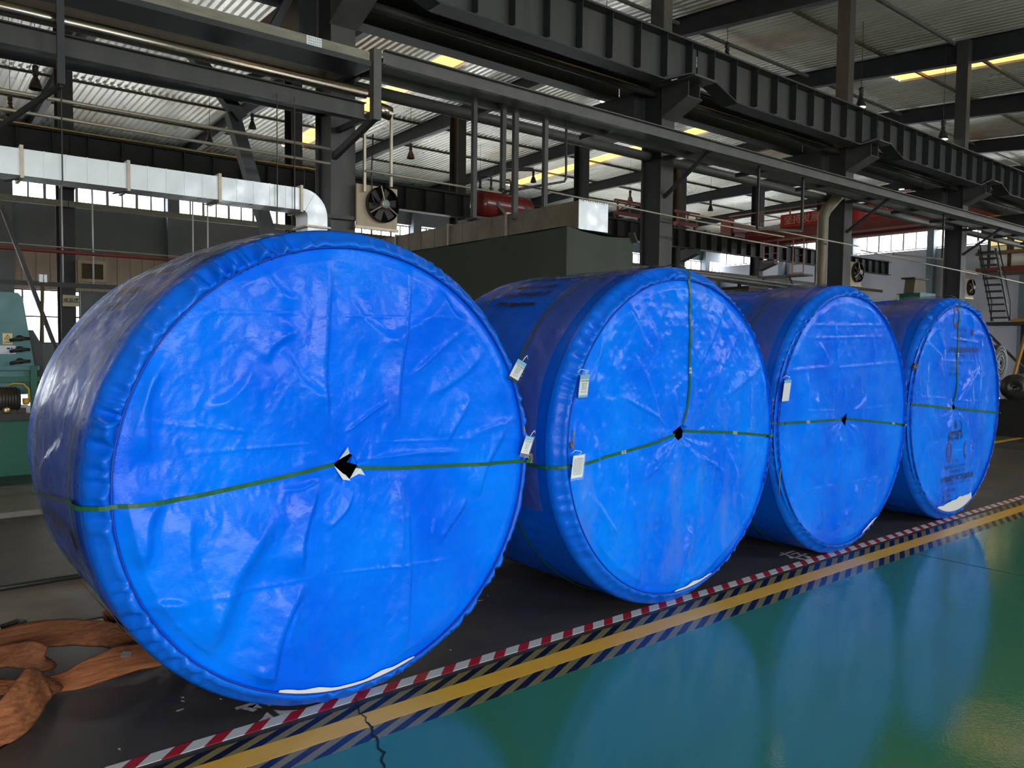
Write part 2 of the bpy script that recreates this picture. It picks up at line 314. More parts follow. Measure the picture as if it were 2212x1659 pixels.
# ------------------------------------------------------------------ mesh helpers
ORG = {}
class MB:
    def __init__(s): s.v = []; s.f = []
    def add(s, vs, fs):
        o = len(s.v); s.v += [tuple(p) for p in vs]; s.f += [tuple(i+o for i in f) for f in fs]; return s
    def box(s, x0, x1, y0, y1, z0, z1):
        return s.add([(x0,y0,z0),(x1,y0,z0),(x1,y1,z0),(x0,y1,z0),(x0,y0,z1),(x1,y0,z1),(x1,y1,z1),(x0,y1,z1)],
                     [(0,3,2,1),(4,5,6,7),(0,1,5,4),(1,2,6,5),(2,3,7,6),(3,0,4,7)])
    def bar(s, p0, p1, w, h, up=(0,0,1)):
        """box along p0->p1, w across, h along 'up'"""
        p0, p1, up = Vector(p0), Vector(p1), Vector(up); d = (p1-p0).normalized()
        a = d.cross(up)
        if a.length < 1e-4: a = d.cross(Vector((0,1,0)))
        a.normalize(); u = a.cross(d).normalized(); vs = []
        for p in (p0, p1):
            for (i, j) in ((-1,-1),(1,-1),(1,1),(-1,1)): vs.append(p + a*(i*w/2) + u*(j*h/2))
        return s.add(vs, [(3,2,1,0),(4,5,6,7),(0,1,5,4),(1,2,6,5),(2,3,7,6),(3,0,4,7)])
    def tube(s, p0, p1, r, n=10, r1=None, cap=True):
        return s.path([p0, p1], r, n, cap, r1)
    def path(s, pts, r, n=8, cap=True, r1=None, closed=False):
        pts = [Vector(p) for p in pts]; k = len(pts); base = len(s.v); prev = None
        for i, p in enumerate(pts):
            if i == 0: d = pts[1]-p
            elif i == k-1: d = p-pts[-2]
            else: d = (pts[i+1]-p).normalized() + (p-pts[i-1]).normalized()
            d.normalize()
            if prev is None:
                a = d.cross(Vector((0,0,1)))
                if a.length < 1e-3: a = d.cross(Vector((0,1,0)))
            else: a = prev - d*prev.dot(d)
            a.normalize(); prev = a; b = d.cross(a)
            rr = r if r1 is None else r + (r1-r)*i/(k-1)
            for j in range(n):
                t = 2*math.pi*j/n; s.v.append(tuple(p + a*(rr*math.cos(t)) + b*(rr*math.sin(t))))
        for i in range(k-1):
            for j in range(n):
                j2 = (j+1) % n; s.f.append((base+i*n+j, base+i*n+j2, base+(i+1)*n+j2, base+(i+1)*n+j))
        if cap:
            s.f.append(tuple(base+j for j in reversed(range(n)))); s.f.append(tuple(base+(k-1)*n+j for j in range(n)))
        return s
    def lathe(s, prof, c, ax=(0,0,1), n=20, cap=True):
        """prof: list of (radius, height) along axis from c"""
        c, ax = Vector(c), Vector(ax).normalized(); a = ax.cross(Vector((0,0,1)))
        if a.length < 1e-3: a = Vector((1,0,0))
        a.normalize(); b = ax.cross(a); base = len(s.v)
        for (r, h) in prof:
            for j in range(n):
                t = 2*math.pi*j/n; s.v.append(tuple(c + ax*h + a*(r*math.cos(t)) + b*(r*math.sin(t))))
        for i in range(len(prof)-1):
            for j in range(n):
                j2 = (j+1) % n; s.f.append((base+i*n+j, base+i*n+j2, base+(i+1)*n+j2, base+(i+1)*n+j))
        if cap:
            s.f.append(tuple(base+j for j in reversed(range(n)))); s.f.append(tuple(base+(len(prof)-1)*n+j for j in range(n)))
        return s
    def prism(s, poly, off):
        """poly: list of 3D points (planar); extruded by vector off"""
        n = len(poly); off = Vector(off); vs = [Vector(p) for p in poly]
        return s.add(vs + [p+off for p in vs], [tuple(range(n-1, -1, -1)), tuple(range(n, 2*n))] + [(i, (i+1) % n, (i+1) % n + n, i+n) for i in range(n)])
    def ibeam(s, p0, p1, h, w, tf=.02, tw=.015, up=(0,0,1)):
        p0, p1, up = Vector(p0), Vector(p1), Vector(up).normalized()
        s.bar(p0+up*(h/2-tf/2), p1+up*(h/2-tf/2), w, tf, up); s.bar(p0-up*(h/2-tf/2), p1-up*(h/2-tf/2), w, tf, up)
        return s.bar(p0, p1, tw, h-2*tf, up)
    def build(s, name, mat, parent=None, smooth=False):
        me = bpy.data.meshes.new(name)
        o = bpy.data.objects.new(name, me)
        org = Vector((0,0,0))
        if parent is not None: org = ORG[parent.name]
        me.from_pydata([(p[0]-org[0], p[1]-org[1], p[2]-org[2]) for p in s.v], [], s.f)
        me.update()
        if smooth: me.polygons.foreach_set('use_smooth', [True]*len(me.polygons))
        me.materials.append(mat); COL.objects.link(o)
        if parent is not None: o.parent = parent
        ORG[o.name] = org
        return o
def thing(name, label, cat, loc=(0,0,0), group=None, kind=None):
    o = bpy.data.objects.new(name, None); COL.objects.link(o); o.location = loc; o.empty_display_size = .2
    o['label'] = label; o['category'] = cat
    if group: o['group'] = group
    if kind: o['kind'] = kind
    ORG[o.name] = Vector(loc)
    return o
def tag(o, label, cat, group=None, kind=None):
    o['label'] = label; o['category'] = cat
    if group: o['group'] = group
    if kind: o['kind'] = kind
    return o
def struct(name, mb, mat, label=None, smooth=False, cat=None):
    o = mb.build(name, mat, None, smooth); o['kind'] = 'structure'
    if label: o['label'] = label
    if cat: o['category'] = cat
    return o
def rawmesh(name, V, Fq, mat, parent, smooth=True):
    """V (n,3) numpy world coords, Fq list/array of quads"""
    org = np.array(ORG[parent.name]) if parent is not None else np.zeros(3)
    me = bpy.data.meshes.new(name); V = np.asarray(V, float)-org; Fq = np.asarray(Fq, np.int32)
    me.vertices.add(len(V)); me.vertices.foreach_set('co', V.ravel())
    k = Fq.shape[1]; me.loops.add(Fq.size); me.loops.foreach_set('vertex_index', Fq.ravel())
    me.polygons.add(len(Fq)); me.polygons.foreach_set('loop_start', np.arange(0, Fq.size, k)); me.polygons.foreach_set('loop_total', np.full(len(Fq), k))
    me.update(calc_edges=True); me.validate()
    if smooth: me.polygons.foreach_set('use_smooth', np.ones(len(me.polygons), bool))
    me.materials.append(mat); o = bpy.data.objects.new(name, me); COL.objects.link(o)
    if parent is not None: o.parent = parent
    ORG[o.name] = Vector(org)
    return o
def copy_part(o, parent, off):
    c = o.copy(); COL.objects.link(c); c.parent = parent; c.location = off; ORG[c.name] = ORG[parent.name]; return c
_txt = {}
def text_geo(s, size=1.0, align='CENTER', bold=0.0):
    cu = bpy.data.curves.new('t', 'FONT'); cu.body = s; cu.size = size; cu.align_x = align; cu.align_y = 'CENTER'; cu.offset = bold; cu.resolution_u = 2
    o = bpy.data.objects.new('t', cu); COL.objects.link(o)
    bpy.context.view_layer.update()
    ev = o.evaluated_get(bpy.context.evaluated_depsgraph_get()); me = ev.to_mesh()
    V = [tuple(v.co) for v in me.vertices]; Fs = [tuple(p.vertices) for p in me.polygons]
    ev.to_mesh_clear(); bpy.data.objects.remove(o); bpy.data.curves.remove(cu)
    return V, Fs
def lettering(name, s, size, fn, mat, parent, align='CENTER', bold=0.0):
    V, Fs = text_geo(s, size, align, bold)
    if not V: return None
    mb = MB(); mb.v = [tuple(fn(x, y)) for x, y, _ in V]; mb.f = Fs
    return mb.build(name, mat, parent)

# numpy gradient noise ------------------------------------------------------
_perm = rng.permutation(256); _perm = np.concatenate([_perm, _perm, _perm]); _ang = rng.random(256)*2*np.pi
def noise2(x, y):
    xi = np.floor(x).astype(int); yi = np.floor(y).astype(int); xf = x-xi; yf = y-yi
    u = xf*xf*xf*(xf*(xf*6-15)+10); v = yf*yf*yf*(yf*(yf*6-15)+10)
    def g(ix, iy, dx, dy):
        a = _ang[_perm[(_perm[ix & 255] + iy) & 255]]; return np.cos(a)*dx + np.sin(a)*dy
    n00 = g(xi, yi, xf, yf); n10 = g(xi+1, yi, xf-1, yf); n01 = g(xi, yi+1, xf, yf-1); n11 = g(xi+1, yi+1, xf-1, yf-1)
    return (n00*(1-u)+n10*u)*(1-v) + (n01*(1-u)+n11*u)*v
def fbm(x, y, o=4, gain=.5):
    r = 0; a = 1.0
    for i in range(o): r = r + a*noise2(x*2**i + 17*i, y*2**i + 5*i); a *= gain
    return r
def ridged(x, y, o=3, gain=.5):
    r = 0; a = 1.0
    for i in range(o): r = r + a*(1-np.abs(noise2(x*2**i+31*i, y*2**i+7*i))*2.2); a *= gain
    return r

# ------------------------------------------------------------------ the hall: sizes
X0, X1, Y0, Y1 = -12.0, 50.0, -9.0, 37.0
COLX = [-1.78+6.285*k for k in range(0, 8)]          # front-left edge of the near column row
YC = 9.3
RAFX = [-1.6, 4.75, 10.75, 17.25, 23.75, 30.2, 36.9, 43.4]
def roofz(y):
    if y < 15.5: return 10.30+.074*(y-9.3)
    if y < 21: return 10.76
    return 10.76-.03*(y-21)

ORD = ['first', 'second', 'third', 'fourth', 'fifth', 'sixth', 'seventh', 'eighth', 'ninth', 'tenth', 'eleventh']
# floor -----------------------------------------------------------------
fl = struct('floor', MB().box(X0, X1, Y0, Y1, -.2, 0), M_FLOOR, 'dark worn factory floor under the wrapped rolls', cat='floor')
MB().box(X0, X1, Y0, 2.79, 0, .003).build('epoxy_coating', M_EPOXY, fl)['label'] = 'glossy green epoxy coating'
MB().box(X0, 1.9, 4.975, 5.86, 0, .004).build('concrete_slab', M_CONC, fl)
MB().box(X0, 2.2, 5.90, 8.25, 0, .004).build('concrete_slab', pm('stained_concrete', (.075, .07, .062, 1), .55, var=(2, .9, (.12, .11, .095, 1))), fl)
MB().box(X0, 2.6, 8.28, 9.8, 0, .05).build('concrete_slab', M_CONC, fl)
MB().box(9.6, 46, 5.32, 5.42, 0, .003).build('yellow_stripe', M_YELLOW, fl)
MB().box(2.5, X1, 10.2, Y1, 0, .003).build('epoxy_coating', M_EPOXYF, fl)  # unseen stretch of coating, added to bounce light up to the roof
MB().box(9.6, X1, 5.42, 10.2, 0, .003).build('epoxy_coating', M_EPOXYF, fl)
MB().box(6.30, 6.312, Y0, 2.78, .0028, .0036).build('floor_joint', M_GROOVE, fl)
MB().box(14.4, 14.412, 3.2, 8, -.001, .0012).build('floor_joint', M_GROOVE, fl)
# the jagged crack running out across the tape
ck = [(1.640, 3.12), (1.612, 3.05), (1.585, 3.00), (1.60, 2.95), (1.575, 2.90), (1.585, 2.85), (1.555, 2.80), (1.56, 2.75), (1.52, 2.69), (1.535, 2.64), (1.48, 2.60), (1.465, 2.54), (1.43, 2.48), (1.44, 2.40), (1.38, 2.3)]
fine = []
for (a, b), (c, d) in zip(ck, ck[1:]):
    for k in range(4):
        f = k/4; fine.append((1.30+(a+(c-a)*f-1.30)*.98+random.uniform(-.006, .006), b+(d-b)*f))
ck = [((x*.6+.4*(1.60+(y-3.0)*.36)), y) for x, y in fine]
mb = MB()
for (a, b), (c, d) in zip(ck, ck[1:]): mb.bar((a, b, .0052), (c, d, .0052), .004 if b > 2.9 else .008, .002)
mb.build('crack', M_GROOVE, fl)
# tapes
tag(MB().box(-4, 46, 3.118, 3.188, .0, .0022).build('floor_tape', M_REDWHITE), 'red and white striped warning tape stuck along the floor before the rolls', 'tape')
hz = tag(MB().box(-4, 30, 2.758, 3.072, .0005, .0034).build('floor_tape', M_HAZARD), 'wide black and yellow hazard tape beneath the yellow line', 'tape')
tag(MB().box(-4, 46, 2.861, 2.982, .0035, .0042).build('floor_tape', M_YELLOW), 'plain orange yellow line tape bordering the green floor', 'tape')
# painted characters and flecks on the dark floor
def floor_text(s, size, x, y, ang):
    ca, sa = math.cos(ang), math.sin(ang)
    return lettering('floor_lettering', s, size, lambda u, v: (x+u*ca-v*sa, y+u*sa+v*ca, .0016), M_CHALK, fl, bold=.004)
floor_text('存', .24, 5.50, 3.29, 0.05)
floor_text('来', .26, 1.29, 3.27, 0.05)
mb = MB()
for (x, y, r) in [(.985, 3.50, .012), (1.02, 3.58, .008), (1.03, 3.62, .006), (.70, 3.30, .007), (2.9, 3.9, .012), (3.0, 3.95, .008), (2.74, 4.2, .01), (1.16, 3.5, .006), (2.3, 3.35, .006), (.56, 3.12, .006)]:
    a = random.random()*3; pts = []
    for k in range(6): t = k/6*6.283; pts.append((x+r*1.5*math.cos(t)*math.cos(a)-r*.6*math.sin(t)*math.sin(a), y+r*1.5*math.cos(t)*math.sin(a)+r*.6*math.sin(t)*math.cos(a), .0012))
    mb.prism(pts, (0, 0, .0008))
o = mb.build('paint_flecks', M_CHALK, fl); o['kind'] = 'stuff'
tag(MB().path([(-2, 5.83, .02), (.2, 5.885, .02), (.6, 5.87, .02), (1.0, 5.875, .02), (1.6, 5.95, .02), (2.6, 6.3, .02)], .018, 8).build('rubber_hose', M_RUBBER, smooth=True), 'black rubber hose lying across the floor behind the largest roll', 'hose')

# walls -----------------------------------------------------------------
def wall_y(name, y, t, bands, mat, label):
    """wall along X at y made of solid z-bands [(x0,x1,z0,z1)]"""
    mb = MB()
    for (a, b, c, d) in bands: mb.box(a, b, y, y+t, c, d)
    return struct(name, mb, mat, label, cat='wall')
LOWW = [(-6.0, -.5), (0.35, 3.0), (3.85, 6.6)] + [(10.255+6.285*k+.5, 10.255+6.285*k+5.8) for k in range(6)]          # low windows of the far wall
bands = [(X0, X1, 0, 1.45), (X0, X1, 5.3, 7.15), (X0, X1, 8.05, 10.8)]
xs = X0
for a, b in LOWW: bands.append((xs, a, 1.45, 3.66)); xs = b
bands.append((xs, X1, 1.45, 3.66))
wf = wall_y('wall_far', Y1, .25, bands, M_CLADB, 'far side wall with a long band of high windows')
# beige cladding boards fixed to the far wall between the two window levels, one piece each
cb0 = MB().box(X0+.01, X0+.49, Y1-.05, Y1+.0, 3.66, 5.3).build('cladding_board', M_CLAD, wf)
MB().box(X0, X1, Y1, Y1+.25, 3.66, 5.3).build('backing_wall', M_CLAD, wf)
for k in range(1, int((X1-X0)/.5)): copy_part(cb0, wf, (.5*k, 0, 0))
def win_unit(name, label, p, uvec, w, z0, z1, npan, frame, rows=1, bar=.05):
    """window in plane through p along unit vector uvec; frame, mullions as one frame part, panes single parts"""
    t = thing(name, label, 'window', p, kind='structure')
    u = Vector(uvec); p = Vector(p); up = Vector((0,0,1)); mb = MB()
    A = lambda s, z: p + u*s + Vector((0,0,z-p.z))
    mb.bar(A(0, z0+bar/2), A(w, z0+bar/2), .07, bar); mb.bar(A(0, z1-bar/2), A(w, z1-bar/2), .07, bar)
    for k in range(npan+1): mb.bar(A(w*k/npan, z0), A(w*k/npan, z1), .06, bar if k % 2 else bar*1.6, up=u)
    for r in range(1, rows): zz = z0+(z1-z0)*r/rows; mb.bar(A(0, zz), A(w, zz), .06, bar)
    mb.build('window_frame', frame, t)
    first = None; pw = w/npan; ph = (z1-z0)/rows
    for k in range(npan):
        for r in range(rows):
            off = u*(pw*k) + Vector((0,0,ph*r))
            if first is None:
                q = MB(); q.bar(A(0, z0+ph/2), A(pw, z0+ph/2), .008, ph); first = q.build('pane', M_GLASS, t)
            else: copy_part(first, t, off)
    return t
BX = [-8.6+6.285*k for k in range(0, 10)]
wn = 1
for k, x in enumerate(BX):
    w = min(6.285-.5, X1-x-.3)
    if w < .8: continue
    win_unit('window_%d' % wn, 'high window strip in the %s bay of the far wall from the left' % ORD[k], (x+.25, Y1+.1, 7.18), (1,0,0), w, 7.18, 8.0, 10 if w > 5 else 4, M_FRAMEL, bar=.07); wn += 1
for k, (a, b) in enumerate(LOWW):
    win_unit('window_%d' % wn, (['low window out of sight beyond the green machine', 'tall low window behind the green machine', 'tall low window behind the largest roll'] + ['low far wall window hidden by the rolls, %s of that run' % o for o in ORD])[k], (a, Y1+.1, 1.45), (1,0,0), b-a, 1.45, 3.66, 4, M_FRAME, rows=2, bar=.06); wn += 1
# wall posts of the far wall
for k, x in enumerate(BX):
    tag(MB().box(x-.25, x+.25, Y1-.35, Y1+.2, 0, 10.4).build('wall_post', M_CLADB), ORD[k]+' blue grey wall post from the left on the far wall', 'post', 'wall posts along the far wall')
# end wall with high windows
mb = MB(); mb.box(X1, X1+.25, 7.2, Y1, 0, 7.75); mb.box(X1, X1+.25, Y0, 7.2, 5.2, 7.75); mb.box(X1, X1+.25, Y0, 1.0, 0, 5.2); mb.box(X1, X1+.25, Y0, Y1, 8.95, 11)
we = struct('wall_end', mb, M_CLADE, 'pale grey end wall with high windows', cat='wall')
cb0 = MB().box(X1-.05, X1, Y0+.01, Y0+.44, 8.95, 10.9).build('cladding_board', M_CLAD, we)
for k in range(1, int((Y1-Y0)/.45)): copy_part(cb0, we, (0, .45*k, 0))
ys = [-8.7+5.05*k for k in range(9)]
for k, y in enumerate(ys):
    win_unit('window_%d' % wn, '%s high window group of the end wall from the front' % ORD[k], (X1+.1, y+.2, 7.8), (0,1,0), 4.65, 7.8, 8.9, 6, M_FRAMEL, bar=.06); wn += 1
    tag(MB().box(X1-.4, X1+.2, y-.28, y+.12, 0 if y > 7.3 or y < .9 else 5.2, 10.6).build('wall_post', M_CLADB), ORD[k]+' blue grey wall post from the front on the end wall', 'post', 'wall posts along the end wall')
struct('wall_left', MB().box(X0-.25, X0, Y0, Y1, 0, 11), M_CLAD, 'left end wall of the hall', cat='wall')
# front wall behind the camera: sill, head and piers; unseen bays sized and placed for their light
mb = MB(); mb.box(X0, X1, Y0-.25, Y0, 0, 1.2); mb.box(X0, X1, Y0-.25, Y0, 4.5, 5.6); mb.box(X0, X1, Y0-.25, Y0, 7.6, 9.3); mb.box(X0, 8, Y0-.25, Y0, 5.6, 7.6); mb.box(28, X1, Y0-.25, Y0, 5.6, 7.6)  # the high opening at the right is added to light the right columns
mb.box(3.6, X1, Y0-.25, Y0, 1.2, 4.5)
for k in range(4): x = X0+.25+5.2*k; mb.box(x-.2, x+.2, Y0-.25, Y0, 1.2, 4.5)
struct('wall_front', mb, M_CLAD, 'front wall with open daylight bays', cat='wall')

# roof: ribbed sheets ---------------------------------------------------
ce = thing('ceiling', 'ribbed steel roof seen from below', 'ceiling', (0,0,0), kind='structure')
SW = 6.285/7
def sheet_geo(ys, x0=0.0, w=SW, ribs=4, depth=.062):
    mb = MB(); prof = []; p = w/ribs
    for r in range(ribs):
        b = r*p; prof += [(b, 0), (b+p*.30, 0), (b+p*.42, -depth), (b+p*.88, -depth)]
    prof.append((w+.012, 0)); n = len(prof)
    vs = [(x0+a, y, roofz(y)+b) for y in ys for a, b in prof]
    fs = [(j*n+i, j*n+i+1, (j+1)*n+i+1, (j+1)*n+i) for j in range(len(ys)-1) for i in range(n-1)]
    return mb.add(vs, fs)
SPANS = [[Y0-.3, 0, 9.3, 12.7], [12.7, 15.5, 21, 21.001], [21.0, 24.5, 30.5, 34.0], [34.0, Y1+.3]]
SKYL = {}   # sheet column index -> spans that are amber rooflights
nsheet = int((X1-X0)/SW)+1
def col_of(x): return int(round((x-X0)/SW))
for xc in (13.6, 27.0): SKYL[col_of(xc)] = {2}
SKYL[col_of(0.6)] = {2}; SKYL[col_of(26.1)] = {0}; SKYL[col_of(12.9)] = {0}; SKYL[col_of(0.0)-1] = {0}
first = {}; firsts = {}
for s, ys in enumerate(SPANS):
    for c in range(nsheet):
        x = X0+c*SW
        if s in SKYL.get(c, ()):
            step = 1.75; y = ys[0]+ (0 if s == 2 else (ys[-1]-4.1 if ys[0] < 0 else 0)*0)
            y0, y1 = (ys[0], ys[-1])
            if s == 0: MB_part = sheet_geo([y0, 0, 6.0], x); MB_part.build('roof_sheet', M_ROOF, ce); y0 = 6.0
            k = int((y1-y0)/step)
            for i in range(k):
                a = y0+(y1-y0)*i/k; b = y0+(y1-y0)*(i+1)/k
                sheet_geo([a+.015, b-.015], x, depth=.03).build('rooflight', M_SKYL, ce)
            continue
        if s not in first: first[s] = sheet_geo(ys, 0).build('roof_sheet', M_ROOF, ce); first[s].location = (x, 0, 0)
        else: copy_part(first[s], ce, (x, 0, 0))

# rafters ---------------------------------------------------------------
RN = ['off to the left', 'over the first column', 'over the second column', 'over the third column', 'over the fourth column', 'over the fifth column', 'over the sixth column', 'last before the end wall']
for k, x in enumerate(RAFX):
    t = thing('roof_rafter', 'dark tapered steel rafter spanning the roof, ' + RN[k], 'rafter', (x, 9.3, 9.8), 'steel rafters under the roof')
    ys = [Y0, 0, 9.3, 15.5, 21, 24.5, 30.5, Y1]
    dep = [.45, .42, .62, .45, .42, .6, .42, .55]
    top = [(x, y, roofz(y)-.12) for y in ys]; bot = [(x, y, roofz(y)-.12-d) for y, d in zip(ys, dep)]
    mbt = MB(); mbb = MB(); mbw = MB()
    for i in range(len(ys)-1):
        mbt.bar(top[i], top[i+1], .22, .016); mbb.bar(bot[i], bot[i+1], .22, .018)
        mbw.prism([Vector(top[i])-Vector((.006,0,0)), Vector(top[i+1])-Vector((.006,0,0)), Vector(bot[i+1])-Vector((.006,0,0)), Vector(bot[i])-Vector((.006,0,0))], (.012, 0, 0))
    mbt.build('top_flange', M_STEELD, t); mbb.build('bottom_flange', M_STEELD, t); mbw.build('web', M_STEELD, t)
# purlins and tie tubes running along the hall
PY = [-6, -3, 0, 3.0, 6.2, 11.8, 17.2, 19.6, 27.5, 30.5, 33.5]
for k, y in enumerate(PY):
    tag(MB().box(X0, X1, y-.03, y+.03, roofz(y)-.13, roofz(y)-.047).build('roof_purlin', M_BROWN), ORD[k]+' brown purlin from the front under the roof sheets', 'purlin', 'purlins under the roof')
for k, (y, z, x) in enumerate([(14.35, 10.45, 10.75), (9.72, 10.1, 17.0), (24.3, 10.2, -1.5)]):
    tag(MB().tube((x, y, z), (X1, y, z), .055, 10).build('tie_tube', M_STEELL, smooth=True), ['round grey tie tube under the roof in the middle of the hall', 'round grey tie tube over the near column row', 'round grey tie tube over the far column row'][k], 'tube')

# ------------------------------------------------------------------ crane columns of the near row
CN = ['off the left edge', 'behind the top of the largest roll, beside the fan', 'rising behind the second roll', 'rising behind the third roll, beside a bent cream pipe', 'rising behind the smallest roll', 'fifth along, partly hidden by the staircase', 'sixth along, far to the right', 'last toward the end wall']
for k, x in enumerate(COLX):
    t = thing('steel_column', 'grey steel crane column ' + CN[k], 'column', (x+.16, YC+.22, 0), 'near row of crane columns')
    w, d = .34, .46
    y0, y1 = YC, YC+d
    MB().box(x, x+w, y0, y0+.022, .03, 6.15).build('front_flange', M_STEEL, t)
    MB().box(x, x+w, y1-.022, y1, .03, 6.15).build('rear_flange', M_STEEL, t)
    MB().box(x+.04, x+.055, y0+.022, y1-.022, .03, 6.15).build('web', M_STEELD, t)
    MB().box(x-.08, x+w+.08, y0-.08, y1+.08, 0, .03).build('base_plate', M_STEELD, t)
    MB().box(x+.02, x+.25, y0+.02, y0+.32, 6.15, roofz(y0)-.2).build('upper_shaft', M_STEEL, t)
    # corbels both ways carrying the crane girders
    cb = MB()
    for xx in (x+.01, x+w-.03):
        cb.prism([(xx, y0, 5.62), (xx, y0, 6.12), (xx, y0-.56, 6.12), (xx, y0-.56, 5.87)], (.02, 0, 0))
    cb.build('corbel_plate', M_STEEL, t)
    MB().box(x-.12, x+w+.12, y0-.80, y0-.0, 6.12, 6.15).build('bearing_plate', M_STEELL, t)
    MB().bar((x+w/2, y0, 5.61), (x+w/2, y0-.58, 5.86), w+.05, .02).build('corbel_flange', M_STEELL, t)
    MB().box(x-.22, x+w+.1, y1, y1+1.35, 5.55, 6.12).build('rear_corbel', M_STEELD, t)

# crane girders on the near row ----------------------------------------
GN = ['nearest, overhead at the left', 'between the first and second columns', 'between the second and third columns', 'between the third and fourth columns', 'between the fourth and fifth columns', 'between the fifth and sixth columns', 'last toward the end wall']
stiff = None
for k in range(len(COLX)-1):
    a, b = COLX[k]+.17+.02, COLX[k+1]+.17-.02
    yg = YC-.6; zt, zb, zs = 6.67, 5.92, 6.17
    t = thing('crane_girder', 'deep grey plate girder carrying the crane rail, ' + GN[k], 'girder', ((a+b)/2, yg, zb), 'plate girders over the near columns')
    MB().box(a, b, yg-.19, yg+.19, zt-.022, zt).build('top_flange', M_STEEL, t)
    MB().prism([(a, yg-.006, zt-.022), (b, yg-.006, zt-.022), (b, yg-.006, zs), (b-.3, yg-.006, zs), (b-.95, yg-.006, zb+.02), (a+.95, yg-.006, zb+.02), (a+.3, yg-.006, zs), (a, yg-.006, zs)], (0, .012, 0)).build('web', M_STEEL, t)
    mb = MB(); P = [(a, yg, zs-.01), (a+.3, yg, zs-.01), (a+.95, yg, zb+.01), (b-.95, yg, zb+.01), (b-.3, yg, zs-.01), (b, yg, zs-.01)]
    for p, q in zip(P, P[1:]): mb.bar(p, q, .30, .022)
    mb.build('bottom_flange', M_STEELD, t)
    n = 9
    for i in range(n+1):
        xx = a+.28+(b-a-.56)*i/n
        z0 = zs if xx < a+.6 or xx > b-.6 else (zb+.02+.04)
        MB().box(xx-.006, xx+.006, yg-.15, yg-.006, z0, zt-.022).build('stiffener', M_STEELD, t)
    MB().box(a-.02, b+.02, yg-.035, yg+.035, zt, zt+.10).build('crane_rail', M_DARK, t)
    # surge plate and rear girder of the next nave
    t2 = thing('surge_girder', 'dark rear girder with flat walkway plate, ' + GN[k], 'girder', ((a+b)/2, YC+1.2, 6.1), 'rear girders over the near columns')
    MB().box(a, b, yg+.2, YC-.02, 6.46, 6.475).build('walkway_plate', M_STEELD, t2)
    MB().box(a, b, YC+.48, YC+1.0, 6.46, 6.475).build('walkway_plate', M_STEELD, t2)
    yr = YC+1.2
    mb = MB(); mb.ibeam((a, yr, 6.5), (b, yr, 6.5), .62, .30); mb.build('beam', M_STEELD, t2)
    MB().box(a-.02, b+.02, yr-.035, yr+.035, 6.81, 6.90).build('crane_rail', M_DARK, t2)
    tag(MB().tube((a+.1, YC+.2, 6.07), (b-.1, YC+.2, 6.07), .06, 12).build('bracing_pipe', M_STEEL, smooth=True), 'round bracing pipe below the plate girder, ' + GN[k], 'pipe', 'bracing pipes under the girders')
    if k >= 1:
        mb = MB(); mb.tube((COLX[k]+.3, YC+.3, 4.99), (COLX[k+1]+.03, YC+.3, 4.99), .085, 12)
        o = mb.build('tie_beam', M_STEELL, smooth=True)
        tag(o, 'thick round tie beam behind the cable rail, ' + GN[k], 'beam', 'tie beams along the near columns')
    else:
        tag(MB().tube((-4, YC+.3, 4.44), (COLX[1]+.03, YC+.3, 4.62), .098, 12).build('tie_beam', M_STEELD, smooth=True), 'thick dark tie beam at upper left ending at the first column', 'beam')

# cable rail (channel) with brackets along the column fronts ----------------
YR = 8.3
for k in range(1, 7):
    a = COLX[k]+.05 if k > 1 else COLX[1]+.175; b = COLX[k+1]+.05
    t = thing('cable_rail', 'grey channel rail on brackets below the girder, ' + GN[k], 'rail', ((a+b)/2, YR, 4.85), 'channel rails along the near columns')
    mb = MB(); mb.box(a, b, YR-.008, YR, 4.86, 5.03); mb.box(a, b, YR-.07, YR, 5.02, 5.035); mb.box(a, b, YR-.07, YR, 4.855, 4.87)
    mb.build('front_channel', M_STEELL, t)
    MB().box(a, b, YR+.02, YR+.30, 4.89, 4.905).build('underside_tray', M_CREAM, t)
    MB().box(a, b, YR+.50, YR+.58, 4.86, 4.98).build('rear_channel', M_STEEL, t)
    for i in range(3):
        xx = a+.05+(b-a)*i/3
        MB().bar((xx, YR, 4.93), (xx, YC, 4.93), .07, .07).build('bracket_arm', M_STEEL, t)
        if i == 0 and k > 1:
            MB().bar((xx, YR+.05, 4.88), (xx, YC, 4.25), .05, .06).build('bracket_brace', M_STEELD, t)
# bracket frame at the first column
t = thing('rail_bracket', 'welded angle bracket with a drop post at the first column', 'bracket', (4.6, 8.8, 4.3))
MB().bar((4.6, YR, 4.94), (4.5, YC, 4.94), .09, .17).build('top_arm', M_STEELL, t)
MB().box(4.55, 4.65, YR-.02, YR+.08, 4.22, 5.03).build('drop_post', M_STEELL, t)
MB().bar((4.6, YR+.03, 4.26), (4.55, YC+.05, 3.95), .06, .08).build('diagonal_brace', M_STEELD, t)
MB().bar((4.6, YR+.03, 4.30), (4.6, YC, 4.30), .05, .07).build('bottom_arm', M_STEELD, t)
